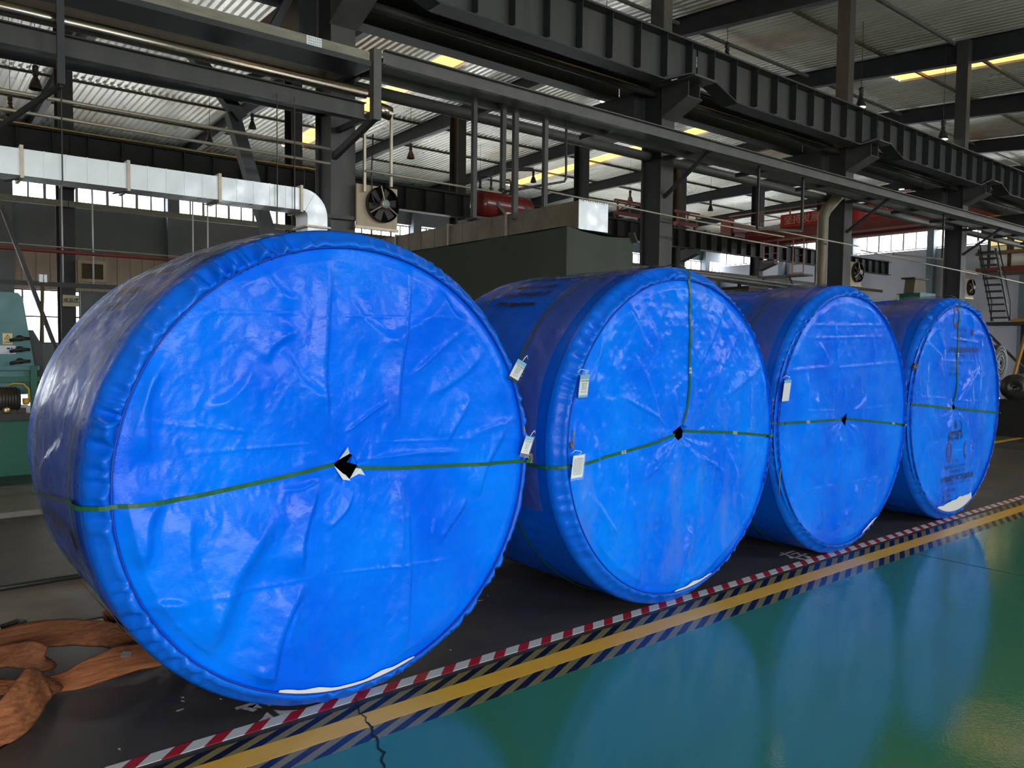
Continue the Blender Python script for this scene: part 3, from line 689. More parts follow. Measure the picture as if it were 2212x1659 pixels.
# left bay: cream rail, brown beam, pipe on I-beam
t = thing('cable_rail', 'cream topped channel rail crossing in front of the first column', 'rail', (1.5, YR, 4.85))
MB().box(-4, 4.50, YR-.012, YR, 4.86, 4.975).build('front_channel', M_CREAM, t)
MB().box(-4, 4.50, YR-.05, YR+.42, 4.80, 4.86).build('underside_tray', M_STEELD, t)
pl = MB().box(3.72, 3.90, YR-.020, YR-.012, 4.865, 4.97).build('splice_plate', M_GALV, t)
mb = MB()
for i in range(6):
    for j in range(3): mb.box(3.745+.026*i, 3.752+.026*i, YR-.024, YR-.02, 4.885+.03*j, 4.892+.03*j)
o = mb.build('bolt_heads', M_DARK, pl); o['kind'] = 'stuff'
t = thing('brown_channel_beam', 'brown channel beam just above the polished pipe', 'beam', (1.3, 9.2, 4.95))
MB().box(-4, 4.4, 9.22, 9.235, 4.86, 5.02).build('web', M_BROWN, t); MB().box(-4, 4.4, 9.16, 9.235, 5.02, 5.035).build('top_flange', M_BROWN, t); MB().box(-4, 4.4, 9.16, 9.235, 4.85, 4.862).build('bottom_flange', M_BROWN, t)
tag(MB().tube((-4, 8.27, 4.49), (4.44, 8.27, 4.485), .064, 20).build('polished_pipe', M_SHINY, smooth=True), 'long polished steam pipe catching the light at upper left', 'pipe')
tag(MB().tube((4.68, 8.45, 4.40), (4.86, 8.45, 4.37), .085, 20).build('pipe_stub', M_SHINY, smooth=True), 'short polished pipe end sticking out past the bracket post', 'pipe')
t = thing('pipe_support_beam', 'dark grey beam directly beneath the polished pipe', 'beam', (0, 8.42, 4.4))
mb = MB(); mb.ibeam((-4, 8.42, 4.325), (4.50, 8.42, 4.315), .20, .12, .012, .012); mb.build('beam', M_STEEL, t)
MB().box(1.30, 1.36, 8.15, 8.20, 3.90, 4.95).build('hanger', M_STEELD, t)
MB().bar((1.33, 8.18, 3.90), (.98, 9.3, 3.70), .03, .05).build('stay', M_DARK, t)
# thin conduits at left
for k, (y, z, r, m, l) in enumerate([(9.15, 4.02, .020, M_GALVD, 'upper thin grey conduit crossing the left bay'), (9.15, 3.84, .018, M_GALVD, 'lower thin grey conduit crossing the left bay')]):
    tag(MB().tube((-4, y, z), (4.42, y, z-.01), r, 8).build('conduit', m, smooth=True), l, 'pipe')
# vertical bracing in the left bay
t = thing('bracing_strut', 'heavy dark diagonal strut behind the duct at left', 'strut', (3.5, 9.7, 3))
MB().bar((2.9, 9.80, 5.1), (3.55, 9.80, 4.35), .14, .14).build('upper_arm', M_STEELD, t); MB().bar((3.45, 9.86, 4.42), (4.10, 9.86, 2.4), .15, .15).build('lower_arm', M_STEELD, t)
MB().bar((3.2, 9.86, 4.66), (4.2, 9.86, 5.15), .10, .08).build('cross_arm', M_STEELD, t)
for k, (x0, z0, x1, z1, y) in enumerate([(1.0, 5.35, 1.62, 6.1, 9.68), (2.25, 5.9, 2.85, 5.05, 9.68), (3.62, 4.95, 4.25, 6.2, 9.68)]):
    tag(MB().bar((x0, y, z0), (x1, y, z1), .09, .09).build('knee_brace', M_STEELD), ['short knee brace at the top left corner', 'diagonal knee brace above the polished pipe', 'rising knee brace beside the first column'][k], 'brace')

# ------------------------------------------------------------------ far column row and its girders
FX = [3.79, 10.25, 16.62, 22.93, 29.28, 35.6, 41.9]
YF = 24.0
FN = ['first from the left, carrying a sign', 'second from the left', 'third from the left', 'fourth from the left', 'fifth from the left', 'sixth from the left, behind the red crane', 'seventh from the left']
for k, x in enumerate([-2.6]+FX):
    t = thing('far_column', 'dark steel column of the far row, ' + (['hidden off the left edge']+FN)[k], 'column', (x+.2, YF+.25, 0), 'far row of steel columns')
    mb = MB(); mb.ibeam((x+.2, YF+.25, .02), (x+.2, YF+.25, roofz(YF)-.5), .55, .36, .025, .02, up=(0,1,0)); mb.build('shaft', M_STEELD, t)
    mb = MB(); mb.prism([(x+.02, YF, 5.6), (x+.02, YF, 6.14), (x+.02, YF-.9, 6.14), (x+.02, YF-.9, 5.9)], (.36, 0, 0)); mb.build('corbel', M_STEELD, t)
    MB().box(x-.1, x+.5, YF-.1, YF+.6, 0, .03).build('base_plate', M_STEELD, t)
FXX = [-2.6]+FX+[48.2]
for k in range(len(FXX)-1):
    a, b = FXX[k]+.2, FXX[k+1]+.18; yg = YF-.6
    t = thing('far_girder', 'dark plate girder on the far columns, %s' % (['off to the left', 'left of the first column', 'second span', 'third span, behind the red tank', 'fourth span', 'fifth span', 'sixth span, under the red crane', 'last span'][k]), 'girder', ((a+b)/2, yg, 6.6), 'girders along the far columns')
    mb = MB(); mb.ibeam((a, yg, 6.55), (b, yg, 6.55), .80, .34, .025, .014); mb.build('beam', M_STEELD, t)
    s0 = None
    for i in range(8):
        xx = a+(b-a)*(i+.5)/8
        if s0 is None: s0 = MB().box(xx-.008, xx+.008, yg-.16, yg-.007, 6.18, 6.92).build('stiffener', M_STEEL, t); sx = xx
        else: copy_part(s0, t, (xx-sx, 0, 0))
    MB().box(a, b, yg-.035, yg+.035, 6.95, 7.03).build('crane_rail', M_DARK, t)
    tag(MB().box(a, b, YF-.28, YF-.2, 5.12, 5.28).build('wall_rail', M_BROWN if k > 1 else M_CREAM), 'horizontal strut at mid height of the far columns, ' + ['off left', 'first span', 'second span', 'third span', 'fourth span', 'fifth span', 'sixth span', 'last span'][k], 'strut', 'mid height struts of the far columns')
tag(MB().tube((-4, 23.22, 6.99), (11, 23.22, 6.99), .035, 8).build('conduit', M_BRASS, smooth=True), 'yellowish conduit along the top of the far girder at left', 'pipe')

# ------------------------------------------------------------------ the four wrapped belt rolls
RR = 1.045
RXs = [1.605, 3.856, 5.856, 7.888]; RYF = [3.12, 3.13, 3.13, 3.14]; RL = [1.50, 1.46, 1.46, 1.46]
FOLDS = {
0 :[ (-0.148,0.961,-0.124,0.124,0.05,14,"s"),(0.266,0.963,0.225,0.165,0.045,14,"s"),(0.269,0.402,0.631,0.66,0.014,7,"r"),(-0.046,0.171,0.176,0.301,0.012,6,"r"),(-0.386,-0.112,-0.683,-0.694,0.13,26,"s"),(-0.808,-0.008,-0.926,-0.295,0.07,16,"s"),(-0.206,-0.032,-0.254,-0.451,0.05,16,"s"),(-0.254,-0.451,-0.42,-0.917,0.06,18,"s"),(-0.727,-0.053,-0.673,-0.526,0.06,10,"s"),(0.226,-0.031,0.249,-0.541,0.03,10,"r"),(0.272,-0.102,0.281,-0.974,0.03,9,"s"),(0.62,0.327,0.512,0.079,0.04,9,"s"),(0.426,0.799,0.617,0.671,0.05,10,"s"),(-0.827,0.528,-0.881,0.107,0.06,14,"s"),(-0.707,0.688,-0.22,0.685,0.006,2.2,"r"),(-0.124,0.689,0.645,0.69,0.006,2,"r"),(-0.959,0.278,-0.415,0.189,0.007,3,"r"),(-0.781,0.131,-0.146,0.13,0.006,2.2,"r"),(0.057,0.122,1.029,0.08,0.006,2.5,"r"),(-0.734,-0.443,-0.168,-0.458,0.007,3,"r"),(-0.146,-0.45,0.629,-0.501,0.007,2.8,"r"),(-0.912,-0.44,-0.717,-0.461,0.02,8,"s"),(-0.805,-0.59,-0.749,-0.529,0.015,8,"r"),(0.856,0.2,0.683,-0.215,0.05,10,"s"),(0.625,-0.162,0.461,-0.418,0.04,8,"s"),(-0.293,0.648,-0.413,0.472,0.05,8,"s"),(-0.354,0.53,-0.124,0.287,0.06,8,"s"),(-0.874,0.737,-0.827,0.528,0.05,9,"s"),(-0.419,-0.778,-0.459,-0.907,0.02,7,"r"),(-0.317,-0.783,-0.254,-0.553,0.025,8,"s"),(-0.488,0.905,-0.251,0.728,0.05,6,"s"),(-0.058,0.776,0.248,0.532,0.06,7,"s"),(0.011,-0.096,-0.124,-0.267,0.03,7,"s"),(0.151,0.532,0.505,0.803,0.05,7,"s"),(-0.622,0.271,-0.413,0.492,0.06,8,"s"),(0.567,0.099,1.011,0.192,0.02,6,"r"),(0.732,0.534,0.429,0.31,0.03,7,"s"),(0.034,0.05,0.623,0.037,0.02,6,"r"),(-0.146,-0.038,-0.336,-0.058,0.02,5,"r") ],
1 :[ (0.616,0.789,0.236,0.235,0.045,14,"s"),(0.406,0.904,0.134,0.417,0.03,9,"s"),(-0.476,0.534,-0.216,0.135,0.03,8,"s"),(-0.603,0.856,-0.313,0.534,0.04,9,"s"),(-0.499,-0.128,-0.567,-0.536,0.03,8,"s"),(0.087,-0.901,-0.024,-1.032,0.03,10,"r"),(0.075,-0.567,-0.026,-0.971,0.05,12,"s"),(-0.454,-0.299,-0.375,-0.906,0.02,6,"s"),(0.446,-0.083,0.674,-0.55,0.03,7,"s"),(-0.75,0.691,-0.814,0.27,0.04,9,"s"),(-0.318,0.73,-0.176,0.248,0.03,8,"s"),(0.846,0.474,0.433,0.228,0.03,7,"s"),(0.153,-0.123,0.453,-0.272,0.02,8,"r"),(-0.773,0.056,-0.728,-0.27,0.02,8,"s"),(-0.079,-0.046,-0.373,-0.251,0.03,7,"s"),(-0.875,-0.254,-0.567,-0.536,0.04,7,"s"),(0.676,-0.615,0.278,-0.904,0.04,7,"s"),(-0.588,0.289,-0.127,0.073,0.02,7,"r") ],
2 :[ (-0.654,0.742,0.753,0.769,0.007,4,"r"),(-0.73,0.645,0.76,0.674,0.007,3,"r"),(-0.912,0.402,-0.277,0.426,0.009,5,"r"),(-0.208,0.425,0.946,0.451,0.009,5,"r"),(-0.806,-0.506,-0.082,-0.505,0.009,4,"r"),(-0.011,-0.505,1.063,-0.503,0.009,4,"r"),(-0.745,0.105,-0.104,0.084,0.006,2.5,"r"),(0.171,0.083,1.018,0.084,0.006,2.5,"r"),(-0.231,0.803,-0.162,0.225,0.02,7,"s"),(-0.605,0.412,-0.638,-0.144,0.03,9,"s"),(-0.453,0.233,-0.544,-0.115,0.03,9,"s"),(0.721,0.752,0.825,-0.895,0.008,3,"r"),(0.357,0.706,0.414,0.439,0.02,5,"s"),(0.172,-0.504,0.048,-0.869,0.04,14,"s"),(0.038,-0.717,-0.201,-0.872,0.03,10,"s"),(-0.455,0.621,-0.276,0.408,0.02,6,"s"),(0.26,1.005,0.396,0.707,0.03,10,"s"),(-0.5,0.83,-0.173,0.985,0.03,10,"s"),(-0.072,-0.091,-0.15,-0.546,0.025,8,"s"),(0.316,0.173,0.098,0.067,0.02,7,"r"),(-0.825,-0.13,-0.868,-0.469,0.02,6,"s"),(0.499,-0.224,0.458,-0.768,0.02,5,"s") ],
3 :[ (0.02,0.065,0.48,0.418,0.02,16,"r"),(0.116,0.961,0.3,0.739,0.025,14,"s"),(0.3,0.739,0.648,0.675,0.02,12,"r"),(-0.632,0.849,-0.31,0.511,0.03,11,"s"),(-0.06,-0.02,-0.23,-0.19,0.015,8,"s"),(-0.695,0.481,0.555,0.445,0.007,3,"r"),(-0.899,0.15,-0.15,0.106,0.008,4,"r"),(0.0,0.087,0.893,0.039,0.006,3,"r"),(-0.858,-0.367,-0.291,-0.279,0.008,4,"r"),(-0.231,-0.394,0.881,-0.429,0.006,3,"r"),(-0.804,0.677,-0.356,0.467,0.02,9,"s"),(-0.225,0.686,0.537,0.627,0.01,6,"r"),(-0.451,0.983,-0.525,0.724,0.025,9,"s"),(0.494,-0.096,0.502,-0.756,0.02,5,"s"),(-0.652,-0.041,-0.708,-0.507,0.02,5,"s"),(0.336,0.373,0.0,0.11,0.03,8,"s") ]}
HOLES = {0: [(-0.091, 0.033), (-0.058, 0.053), (-0.012, 0.074), (0.004, 0.065), (-0.006, 0.031), (0.029, 0.019), (0.025, -0.008), (-0.012, -0.043), (-0.042, -0.027), (-0.075, 0.005)],
 1: [(-0.085, 0.035), (-0.045, 0.056), (-0.011, 0.072), (0.007, 0.080), (0.035, 0.058), (0.014, 0.028), (0.01, 0.0), (-0.026, -0.022), (-0.065, 0.006)],
 2: [(-0.078, 0.009), (0.010, 0.055), (0.014, 0.012), (0.006, -0.048)], 3: [(-0.12, 0.005), (-0.062, 0.063), (-0.008, 0.02), (-0.035, -0.005)]}
STRAPS = {0: dict(l=[(-0.998,-0.048),(-0.713,-0.042),(-0.415,-0.011),(-0.168,0.021),(-0.088,0.033)], r=[(0.028,0.006),(0.251,-0.012),(0.624,-0.029),(1.0,-0.042)]),
 1: dict(l=[(-0.985,-0.099),(-0.893,-0.099),(-0.695,-0.071),(-0.379,-0.034),(-0.075,0.018)], r=[(0.018,0.036),(0.442,0.004),(1.0,-0.056)], u=[(0.002,0.085),(0.039,0.206),(0.037,0.535),(0.024,1.0)]),
 2: dict(l=[(-0.985,0.027),(-0.584,0.021),(-0.076,0.011)], r=[(0.014,0.012),(0.567,-0.044),(1.0,-0.09)]),
 3: dict(l=[(-0.985,0.088),(-0.565,0.053),(-0.115,0.011)], r=[(-0.012,0.012),(0.375,-0.026),(1.0,-0.077)], u=[(-0.064,0.070),(-0.05,0.199),(-0.06,0.555),(-0.06,0.865),(-0.06,1.0)])}
CLASPS = {0: [], 1: [('u', .40), ('l', .50), ('r', .54)], 2: [('l', .43), ('r', .76)], 3: [('u', .5)]}
RLAB = ['largest looking blue wrapped belt roll, with white torn flaps at its core',
        'second blue wrapped belt roll, with a vertical strap and dusty scuffed lower face',
        'third blue wrapped belt roll, with neat square fold creases across its face',
        'smallest looking blue wrapped belt roll at the right with printed lettering and round emblems']
NR = [(190, 440), (170, 400), (130, 320), (120, 300)]
RAD = .978   # seam radius

def seg_prof(x, y, f):
    x0, y0, x1, y1, w, a, k = f
    dx, dy = x1-x0, y1-y0; L = math.hypot(dx, dy); ux, uy = dx/L, dy/L
    t = ((x-x0)*ux + (y-y0)*uy)/L; d = (x-x0)*(-uy) + (y-y0)*ux
    d = d + .02*np.sin(t*5+w*90)*min(1, w*18) 
    taper = np.clip((t+.04)/.30, 0, 1)*np.clip((1.04-t)/.30, 0, 1); taper = taper*taper*(3-2*taper)
    w2 = w*.8
    if k == 's':   # one steep flank, one gentle flank
        g = np.where(d > 0, np.exp(-(d/(w2*.6))**2), np.exp(-np.sqrt(d*d+(.1*w2)**2)/(w2*2.2)))
    else:
        g = np.exp(-np.sqrt(d*d+(.25*w2)**2)/(w2*.8))
    return a*.0025*g*taper
def face_height(i, u, v):
    """outward bulge (m) of the face sheet of roll i at normalised (u, v)"""
    r = np.sqrt(u*u+v*v); h = np.zeros_like(u)
    for f in FOLDS[i]: h = h + seg_prof(u, v, f)
    # hanging-cloth waves, stronger toward the bottom
    low = np.clip(.35-v, 0, 1.3)
    h += .0065*fbm(u*2.1+3*i, v*.9+1.7*i, 4, .5)
    h += .010*low*np.sin(u*9+2.2*np.sin(v*2+i)+i)*.5
    if i == 1:
        h += .0105*np.clip(ridged(u*3.1+1.3, v*2.3+.4, 4, .55)-.3, 0, 2) + .0056*np.clip(ridged(u*6+7, v*4+2, 3, .5)-.2, 0, 2)
    else:
        am = {0: .0050, 2: .0046, 3: .0060}[i]
        h += am*np.clip(ridged(u*3.4+1.3+i, v*2.6+.4+i, 4, .55)-.3, 0, 2) + .55*am*np.clip(ridged(u*9+7, v*6+2+i, 2, .5)-.2, 0, 2)
    # pulled wrinkles round the core
    th = np.arctan2(v-.01, u+.02)
    h += (.0012, .0038, .002, .0026)[i]*np.exp(-((r-.22)/.16)**2)*np.sin(th*11+2*np.sin(th*3+i))
    h += -.012*np.exp(-(r/.16)**2)
    # the strap presses a shallow valley into the sheet
    h += -.003*np.exp(-((v+.02)/.035)**2)
    edge = np.clip((1.0-r)/.07, 0, 1)
    return (h*edge + .012*np.sqrt(edge))
def strap_mesh(P, width, N, offs):
    """ribbon along points P with normals N"""
    P = [Vector(p) for p in P]; mb = MB(); vs = []
    for k, p in enumerate(P):
        d = (P[min(k+1, len(P)-1)]-P[max(k-1, 0)]).normalized(); n = Vector(N[k]).normalized(); s = d.cross(n).normalized()
        for a, b in ((-.5, 0), (.5, 0), (.5, .0016), (-.5, .0016)): vs.append(p + s*(a*width) + n*(offs+b))
    fs = []
    for k in range(len(P)-1):
        for j in range(4): fs.append((k*4+j, k*4+(j+1) % 4, (k+1)*4+(j+1) % 4, (k+1)*4+j))
    fs += [(3,2,1,0), tuple((len(P)-1)*4+j for j in range(4))]
    return mb.add(vs, fs)
def resample(pts, step=.02):
    """Catmull-Rom through 2D points"""
    out = []; p = [np.array(q, float) for q in pts]; p = [2*p[0]-p[1]] + p + [2*p[-1]-p[-2]]
    for k in range(1, len(p)-2):
        n = max(2, int(np.linalg.norm(p[k+1]-p[k])/step))
        for i in range(n):
            t = i/n; out.append(.5*((2*p[k])+(-p[k-1]+p[k+1])*t+(2*p[k-1]-5*p[k]+4*p[k+1]-p[k+2])*t*t+(-p[k-1]+3*p[k]-3*p[k+1]+p[k+2])*t**3))
    out.append(p[-2]); return out
ROLLS = []
def squash(i, a):
    """rolls that touch their neighbours are pressed a little narrower there"""
    c = np.cos(a); k = np.where(c > 0, (0, .070, .070, .0)[i], (0, 0, .070, .070)[i])
    return -k*c*c
def make_roll(i):
    X, yf, L = RXs[i], RYF[i], RL[i]; zc = RR+.002; rs = RAD
    t = thing('wrapped_belt_roll', RLAB[i], 'roll', (X, yf+L/2, 0), 'row of blue wrapped belt rolls')
    # --- face sheet: radial grid from the torn core opening to the seam
    nr, nt = NR[i]
    th = np.arange(nt)*2*np.pi/nt; hp = HOLES[i]; hc = np.mean(np.array(hp), 0)
    poly = np.array(hp)-hc; rho = np.zeros(nt)
    for k, a in enumerate(th):
        ca, sa = math.cos(a), math.sin(a); best = .02
        for j in range(len(poly)):
            p, q = poly[j], poly[(j+1) % len(poly)]; e = q-p
            den = ca*e[1]-sa*e[0]
            if abs(den) < 1e-9: continue
            s = (p[0]*e[1]-p[1]*e[0])/den; m = (p[0]*sa-p[1]*ca)/den
            if s > 0 and -1e-6 <= m <= 1+1e-6: best = max(best, s)
        rho[k] = best
    b = hc[0]*np.cos(th)+hc[1]*np.sin(th); outer = -b+np.sqrt(b*b+1-hc@hc)
    s = np.linspace(0, 1, nr)[:, None]
    rad = rho[None]+(outer-rho)[None]*s
    u = hc[0]+rad*np.cos(th)[None]; v = hc[1]+rad*np.sin(th)[None]
    h = face_height(i, u, v)
    V = np.stack([X+u*rs, yf-h, zc+v*rs], -1).reshape(-1, 3)
    idx = np.arange(nr*nt).reshape(nr, nt); nx = np.roll(idx, -1, 1)
    Q = np.stack([idx[:-1], nx[:-1], nx[1:], idx[1:]], -1).reshape(-1, 4)
    rawmesh('face_sheet', V, Q, M_TARP2 if i == 1 else M_TARP, t)
    # --- gathered hem band from the seam back onto the side
    nt2 = 560 if i == 0 else 420; th = np.arange(nt2)*2*np.pi/nt2
    prof = [(-.006, -.012), (-.024, -.010), (-.028, -.003), (-.024, .008), (-.012, .017), (.012, .026), (.035, .044), (.062, .056), (.092, .063), (.125, .068), (.16, .069)]
    gath = np.clip(fbm(np.cos(th)*9+4*i, np.sin(th)*9+i, 3, .6), -.6, .6)
    pk = {0: np.exp(-((th-2.45)/.75)**2)*1.5+.48, 1: np.exp(-((th-2.0)/.7)**2)*.8+.45, 2: np.exp(-((th-2.0)/1.2)**2)*.6+.4, 3: np.exp(-((th-1.8)/1.0)**2)*1.1+.4}[i]
    VV = []
    for k, (dy, dr) in enumerate(prof):
        sft = k/(len(prof)-1); env = math.sin(math.pi*min(1, sft*1.15+.06))
        w1 = np.sin(th*(62 if i == 0 else 74)+3*np.sin(th*5+i)+1.4*sft+gath*5)
        w1 = np.where(w1 > 0, w1**.7 if False else np.abs(w1)**.8, -np.abs(w1)**1.4)
        pk2 = pk*(.55+.45*np.sin(th*7+i*2+np.sin(th*11)))
        ruf = .021*pk2*env*w1 + .014*env*gath*pk
        rr = rs+dr+ruf*.8+squash(i, th)*min(1, max(0, (dr+.03)/.07)); yy = yf+(dy*((.62, .42, .36, .42)[i]) if dy > 0 else dy)-ruf*.75
        z = zc+rr*np.sin(th); x = X+rr*np.cos(th)
        VV.append(np.stack([x, yy, np.maximum(z, .003)], -1))
    V = np.array(VV).reshape(-1, 3); idx = np.arange(len(prof)*nt2).reshape(len(prof), nt2); nx = np.roll(idx, -1, 1)
    Q = np.stack([idx[:-1], idx[1:], nx[1:], nx[:-1]], -1).reshape(-1, 4)
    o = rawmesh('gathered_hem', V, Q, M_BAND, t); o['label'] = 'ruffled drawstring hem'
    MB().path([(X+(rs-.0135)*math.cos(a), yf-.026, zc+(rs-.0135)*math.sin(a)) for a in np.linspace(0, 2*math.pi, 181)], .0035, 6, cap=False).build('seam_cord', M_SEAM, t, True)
    # --- side wrap with soft waves, tucked in at the back
    nt3, ny = 320, 60; th = np.arange(nt3)*2*np.pi/nt3; yy = np.linspace((.065, .045, .04, .045)[i], L, ny)
    A, Yg = np.meshgrid(th, yy, indexing='xy')
    rr = RR-.001+squash(i, A)+.004*fbm(A*4+i, Yg*3+2*i, 4)*np.clip((Yg-.08)/.1, 0, 1) + .003*np.sin(Yg*9+3*np.sin(A*3))*np.clip((Yg-.2)/.2, 0, 1)
    rr -= .10*np.clip((Yg-(L-.12))/.12, 0, 1)**2.2
    if i == 0: rr -= .05*np.clip((Yg-.9)/.6, 0, 1)**2*np.clip(-np.sin(A), 0, 1)
    # creases fanning out of the straps
    for yb in (.34, 1.1):
        rr += .0045*np.exp(-((Yg-yb)/.10)**2)*np.sin(A*46+4*np.sin(A*5))*np.clip(noise2(A*2+yb*9, Yg*0+i)*2+.3, 0, 1)
    z = np.maximum(zc+rr*np.sin(A), .003)
    V = np.stack([X+rr*np.cos(A), yf+Yg, z], -1).reshape(-1, 3)
    idx = np.arange(ny*nt3).reshape(ny, nt3); nx = np.roll(idx, -1, 1)
    Q = np.stack([idx[:-1], idx[1:], nx[1:], nx[:-1]], -1).reshape(-1, 4)
    rawmesh('side_wrap', V, Q, M_TARPSHADE, t)
    MB().lathe([(.93, L-.005), (.93, L)], (X, yf, zc), (0, 1, 0), 64).build('rear_sheet', M_TARPSHADE, t)
    # --- dark core tube behind the opening
    MB().lathe([(.19, .018), (.17, .03), (.17, .75)], (X+hc[0]*rs, yf, zc+hc[1]*rs), (0, 1, 0), 32, cap=False).build('core_tube', M_BLACK, t, True)
    MB().lathe([(.18, .74), (.18, .76)], (X+hc[0]*rs, yf, zc+hc[1]*rs), (0, 1, 0), 32).build('core_bottom', M_BLACK, t)
    # --- straps on the face
    path3 = {}
    for key, pts in STRAPS[i].items():
        p2 = resample(pts, .03); U = np.array([q[0] for q in p2]); W = np.array([q[1] for q in p2])
        hh = face_height(i, U, W)
        hh = np.array([max(hh[max(0, k-1):k+2]) for k in range(len(hh))])
        edge = np.clip((np.sqrt(U*U+W*W)-.93)/.05, 0, 1); hh = hh*(1-edge)+.022*edge
        P = [(X+a*rs, yf-c, zc+b_*rs) for a, b_, c in zip(U, W, hh)]
        N = [(0, -1, 0)]*len(P)
        # over the hem
        e = P[-1] if key != 'l' else P[0]; a = math.atan2(e[2]-zc, e[0]-X)
        ext = []
        for dy, dr in ((-.036, -.006), (-.036, .012), (-.026, .030), (-.006, .050), (.02, .070), (.05, .084), (.10, .088), (.16, .080)):
            rr_ = rs+dr+float(squash(i, a)); ext.append(((X+rr_*math.cos(a), yf+dy, zc+rr_*math.sin(a)), (math.cos(a)*min(1, max(0, (dy+.02)*9)), -1+min(1, max(0, (dy+.02)*9)), math.sin(a)*min(1, max(0, (dy+.02)*9)))))
        if key == 'l':
            P = [q[0] for q in reversed(ext)] + P; N = [q[1] for q in reversed(ext)] + N
        else: P = P+[q[0] for q in ext]; N = N+[q[1] for q in ext]
        # along the side toward the back
        tail = []
        drift = {0: -.14, 1: -.03, 2: 0, 3: 0}[i]*(1 if key == 'l' else 0)
        for kk in range(1, 15):
            fy = .16+(L-.29)*kk/14; aa = a-drift*kk/14; rr_ = RR+.006+.008*(kk < 2)+float(squash(i, aa))
            tail.append(((X+rr_*math.cos(aa), yf+fy, zc+rr_*math.sin(aa)), (math.cos(aa), 0, math.sin(aa))))
        if key == 'l': P = [q[0] for q in reversed(tail)] + P; N = [q[1] for q in reversed(tail)] + N
        else: P = P+[q[0] for q in tail]; N = N+[q[1] for q in tail]
        strap_mesh(P, .017 if i < 3 else .02, N, .004).build('strap', M_STRAP, t)
        path3[key] = (U, W, hh)
    # --- girth straps round the side
    for yb in ({0: (.27, 1.13), 1: (.42, 1.14), 2: (.38, 1.1), 3: (.40, 1.1)}[i]):
        P = []; N = []
        for k in range(97):
            a = 2*math.pi*k/96; r_ = RR+.005+float(squash(i, a))-(.05*max(0, min(1, (yb-.9)/.6))**2*max(0, -math.sin(a)) if i == 0 else 0)
            z = max(.002, zc+r_*math.sin(a)); P.append((X+r_*math.cos(a), yf+yb+.012*math.sin(a*2+i), z)); N.append((math.cos(a), 0, math.sin(a)))
        strap_mesh(P, .014, N, .003).build('girth_strap', M_STRAP, t)
    # --- white clasps
    for key, f in CLASPS[i]:
        U, W, hh = path3[key]; k = int(f*(len(U)-1)); p = Vector((X+U[k]*rs, yf-hh[k]-.0075, zc+W[k]*rs)); d = Vector((U[k+1]-U[k], 0, W[k+1]-W[k])).normalized()
        for o_ in (-.011, .011): 
            c = MB(); c.bar(p+d*(o_-.008), p+d*(o_+.008), .006, .021, up=d.cross(Vector((0, 1, 0)))); c.build('clasp', M_CLASP, t)
    # --- milky clear film round the side
    ya, yb = {0: (.13, 1.16), 1: (.14, .44), 2: (.12, .5), 3: (.14, .48)}[i]
    a0, a1 = {0: (1.72, 3.5), 1: (1.2, 3.5), 2: (1.1, 3.4), 3: (1.0, 3.4)}[i]
    na, nb = (220, 50) if i == 0 else (110, 20)
    A, Yg = np.meshgrid(np.linspace(a0, a1, na), np.linspace(0, 1, nb), indexing='xy')
    yl = ya+.03*noise2(A*2+3, A*0+i); yh = yb+.05*noise2(A*2+9, A*0+i+4)
    Yy = yl+(yh-yl)*Yg
    wr = ridged(A*5+Yy*5+i, Yy*2.2-A*1.2, 3)
    rr = RR+.012+squash(i, A)+.009*np.clip(wr-.2, 0, 1.6)*np.clip(np.minimum(Yg, 1-Yg)*6, 0, 1)
    if i == 0:   # deep pleats pulled toward the straps
        for (aa, y0_, aa1, y1_, w, am) in ((3.02, .30, 3.22, .95, .05, .03), (3.30, .30, 3.48, .75, .04, .026), (2.7, .3, 2.95, 1.1, .05, .018), (2.45, .3, 2.6, 1.1, .05, .012)):
            dx, dy = (aa1-aa), (y1_-y0_); Ls = math.hypot(dx, dy); tt = ((A-aa)*dx+(Yy-y0_)*dy)/Ls**2; d = ((A-aa)*dy-(Yy-y0_)*dx)/Ls
            rr += am*np.exp(-(d/w)**2)*np.clip(tt*5, 0, 1)*np.clip((1-tt)*2, 0, 1)
    z = np.maximum(zc+rr*np.sin(A), .004)
    V = np.stack([X+rr*np.cos(A), yf+Yy, z], -1).reshape(-1, 3)
    idx = np.arange(na*nb).reshape(nb, na)
    Q = np.stack([idx[:-1, :-1], idx[1:, :-1], idx[1:, 1:], idx[:-1, 1:]], -1).reshape(-1, 4)
    o = rawmesh('clear_film', V, Q, M_FILM, t); o['label'] = 'crinkled clear plastic film'
    # --- white liner showing at the bottom of the seam
    lin_ = {0: [(-.36, -.945, .016), (-.20, -.965, .028), (.02, -1.0, .016), (.18, -.985, .028), (.33, -.948, .012)], 1: [(-.05, -1.0, .012), (.14, -.985, .030), (.33, -.952, .012)], 2: [(.28, -.965, .012), (.40, -.925, .03), (.52, -.86, .012)], 3: [(-.38, -.93, .012), (-.05, -.965, .075), (.2, -.94, .095), (.40, -.90, .05)]}[i]
    mb = MB(); vs = []
    pts = resample([(a, b_) for a, b_, c in lin_], .03); wd = np.interp(np.linspace(0, 1, len(pts)), np.linspace(0, 1, len(lin_)), [c for *_, c in lin_])
    for k, (p, w) in enumerate(zip(pts, wd)):
        a = math.atan2(p[1], p[0]); r1 = .990; r0 = r1-w*(1.05 if i < 3 else 1.35)-.003*math.sin(k*1.3)
        for r_, dd in ((r1, .026), (r0, .030)): vs.append((X+rs*r_*math.cos(a), yf-dd, zc+rs*r_*math.sin(a)))
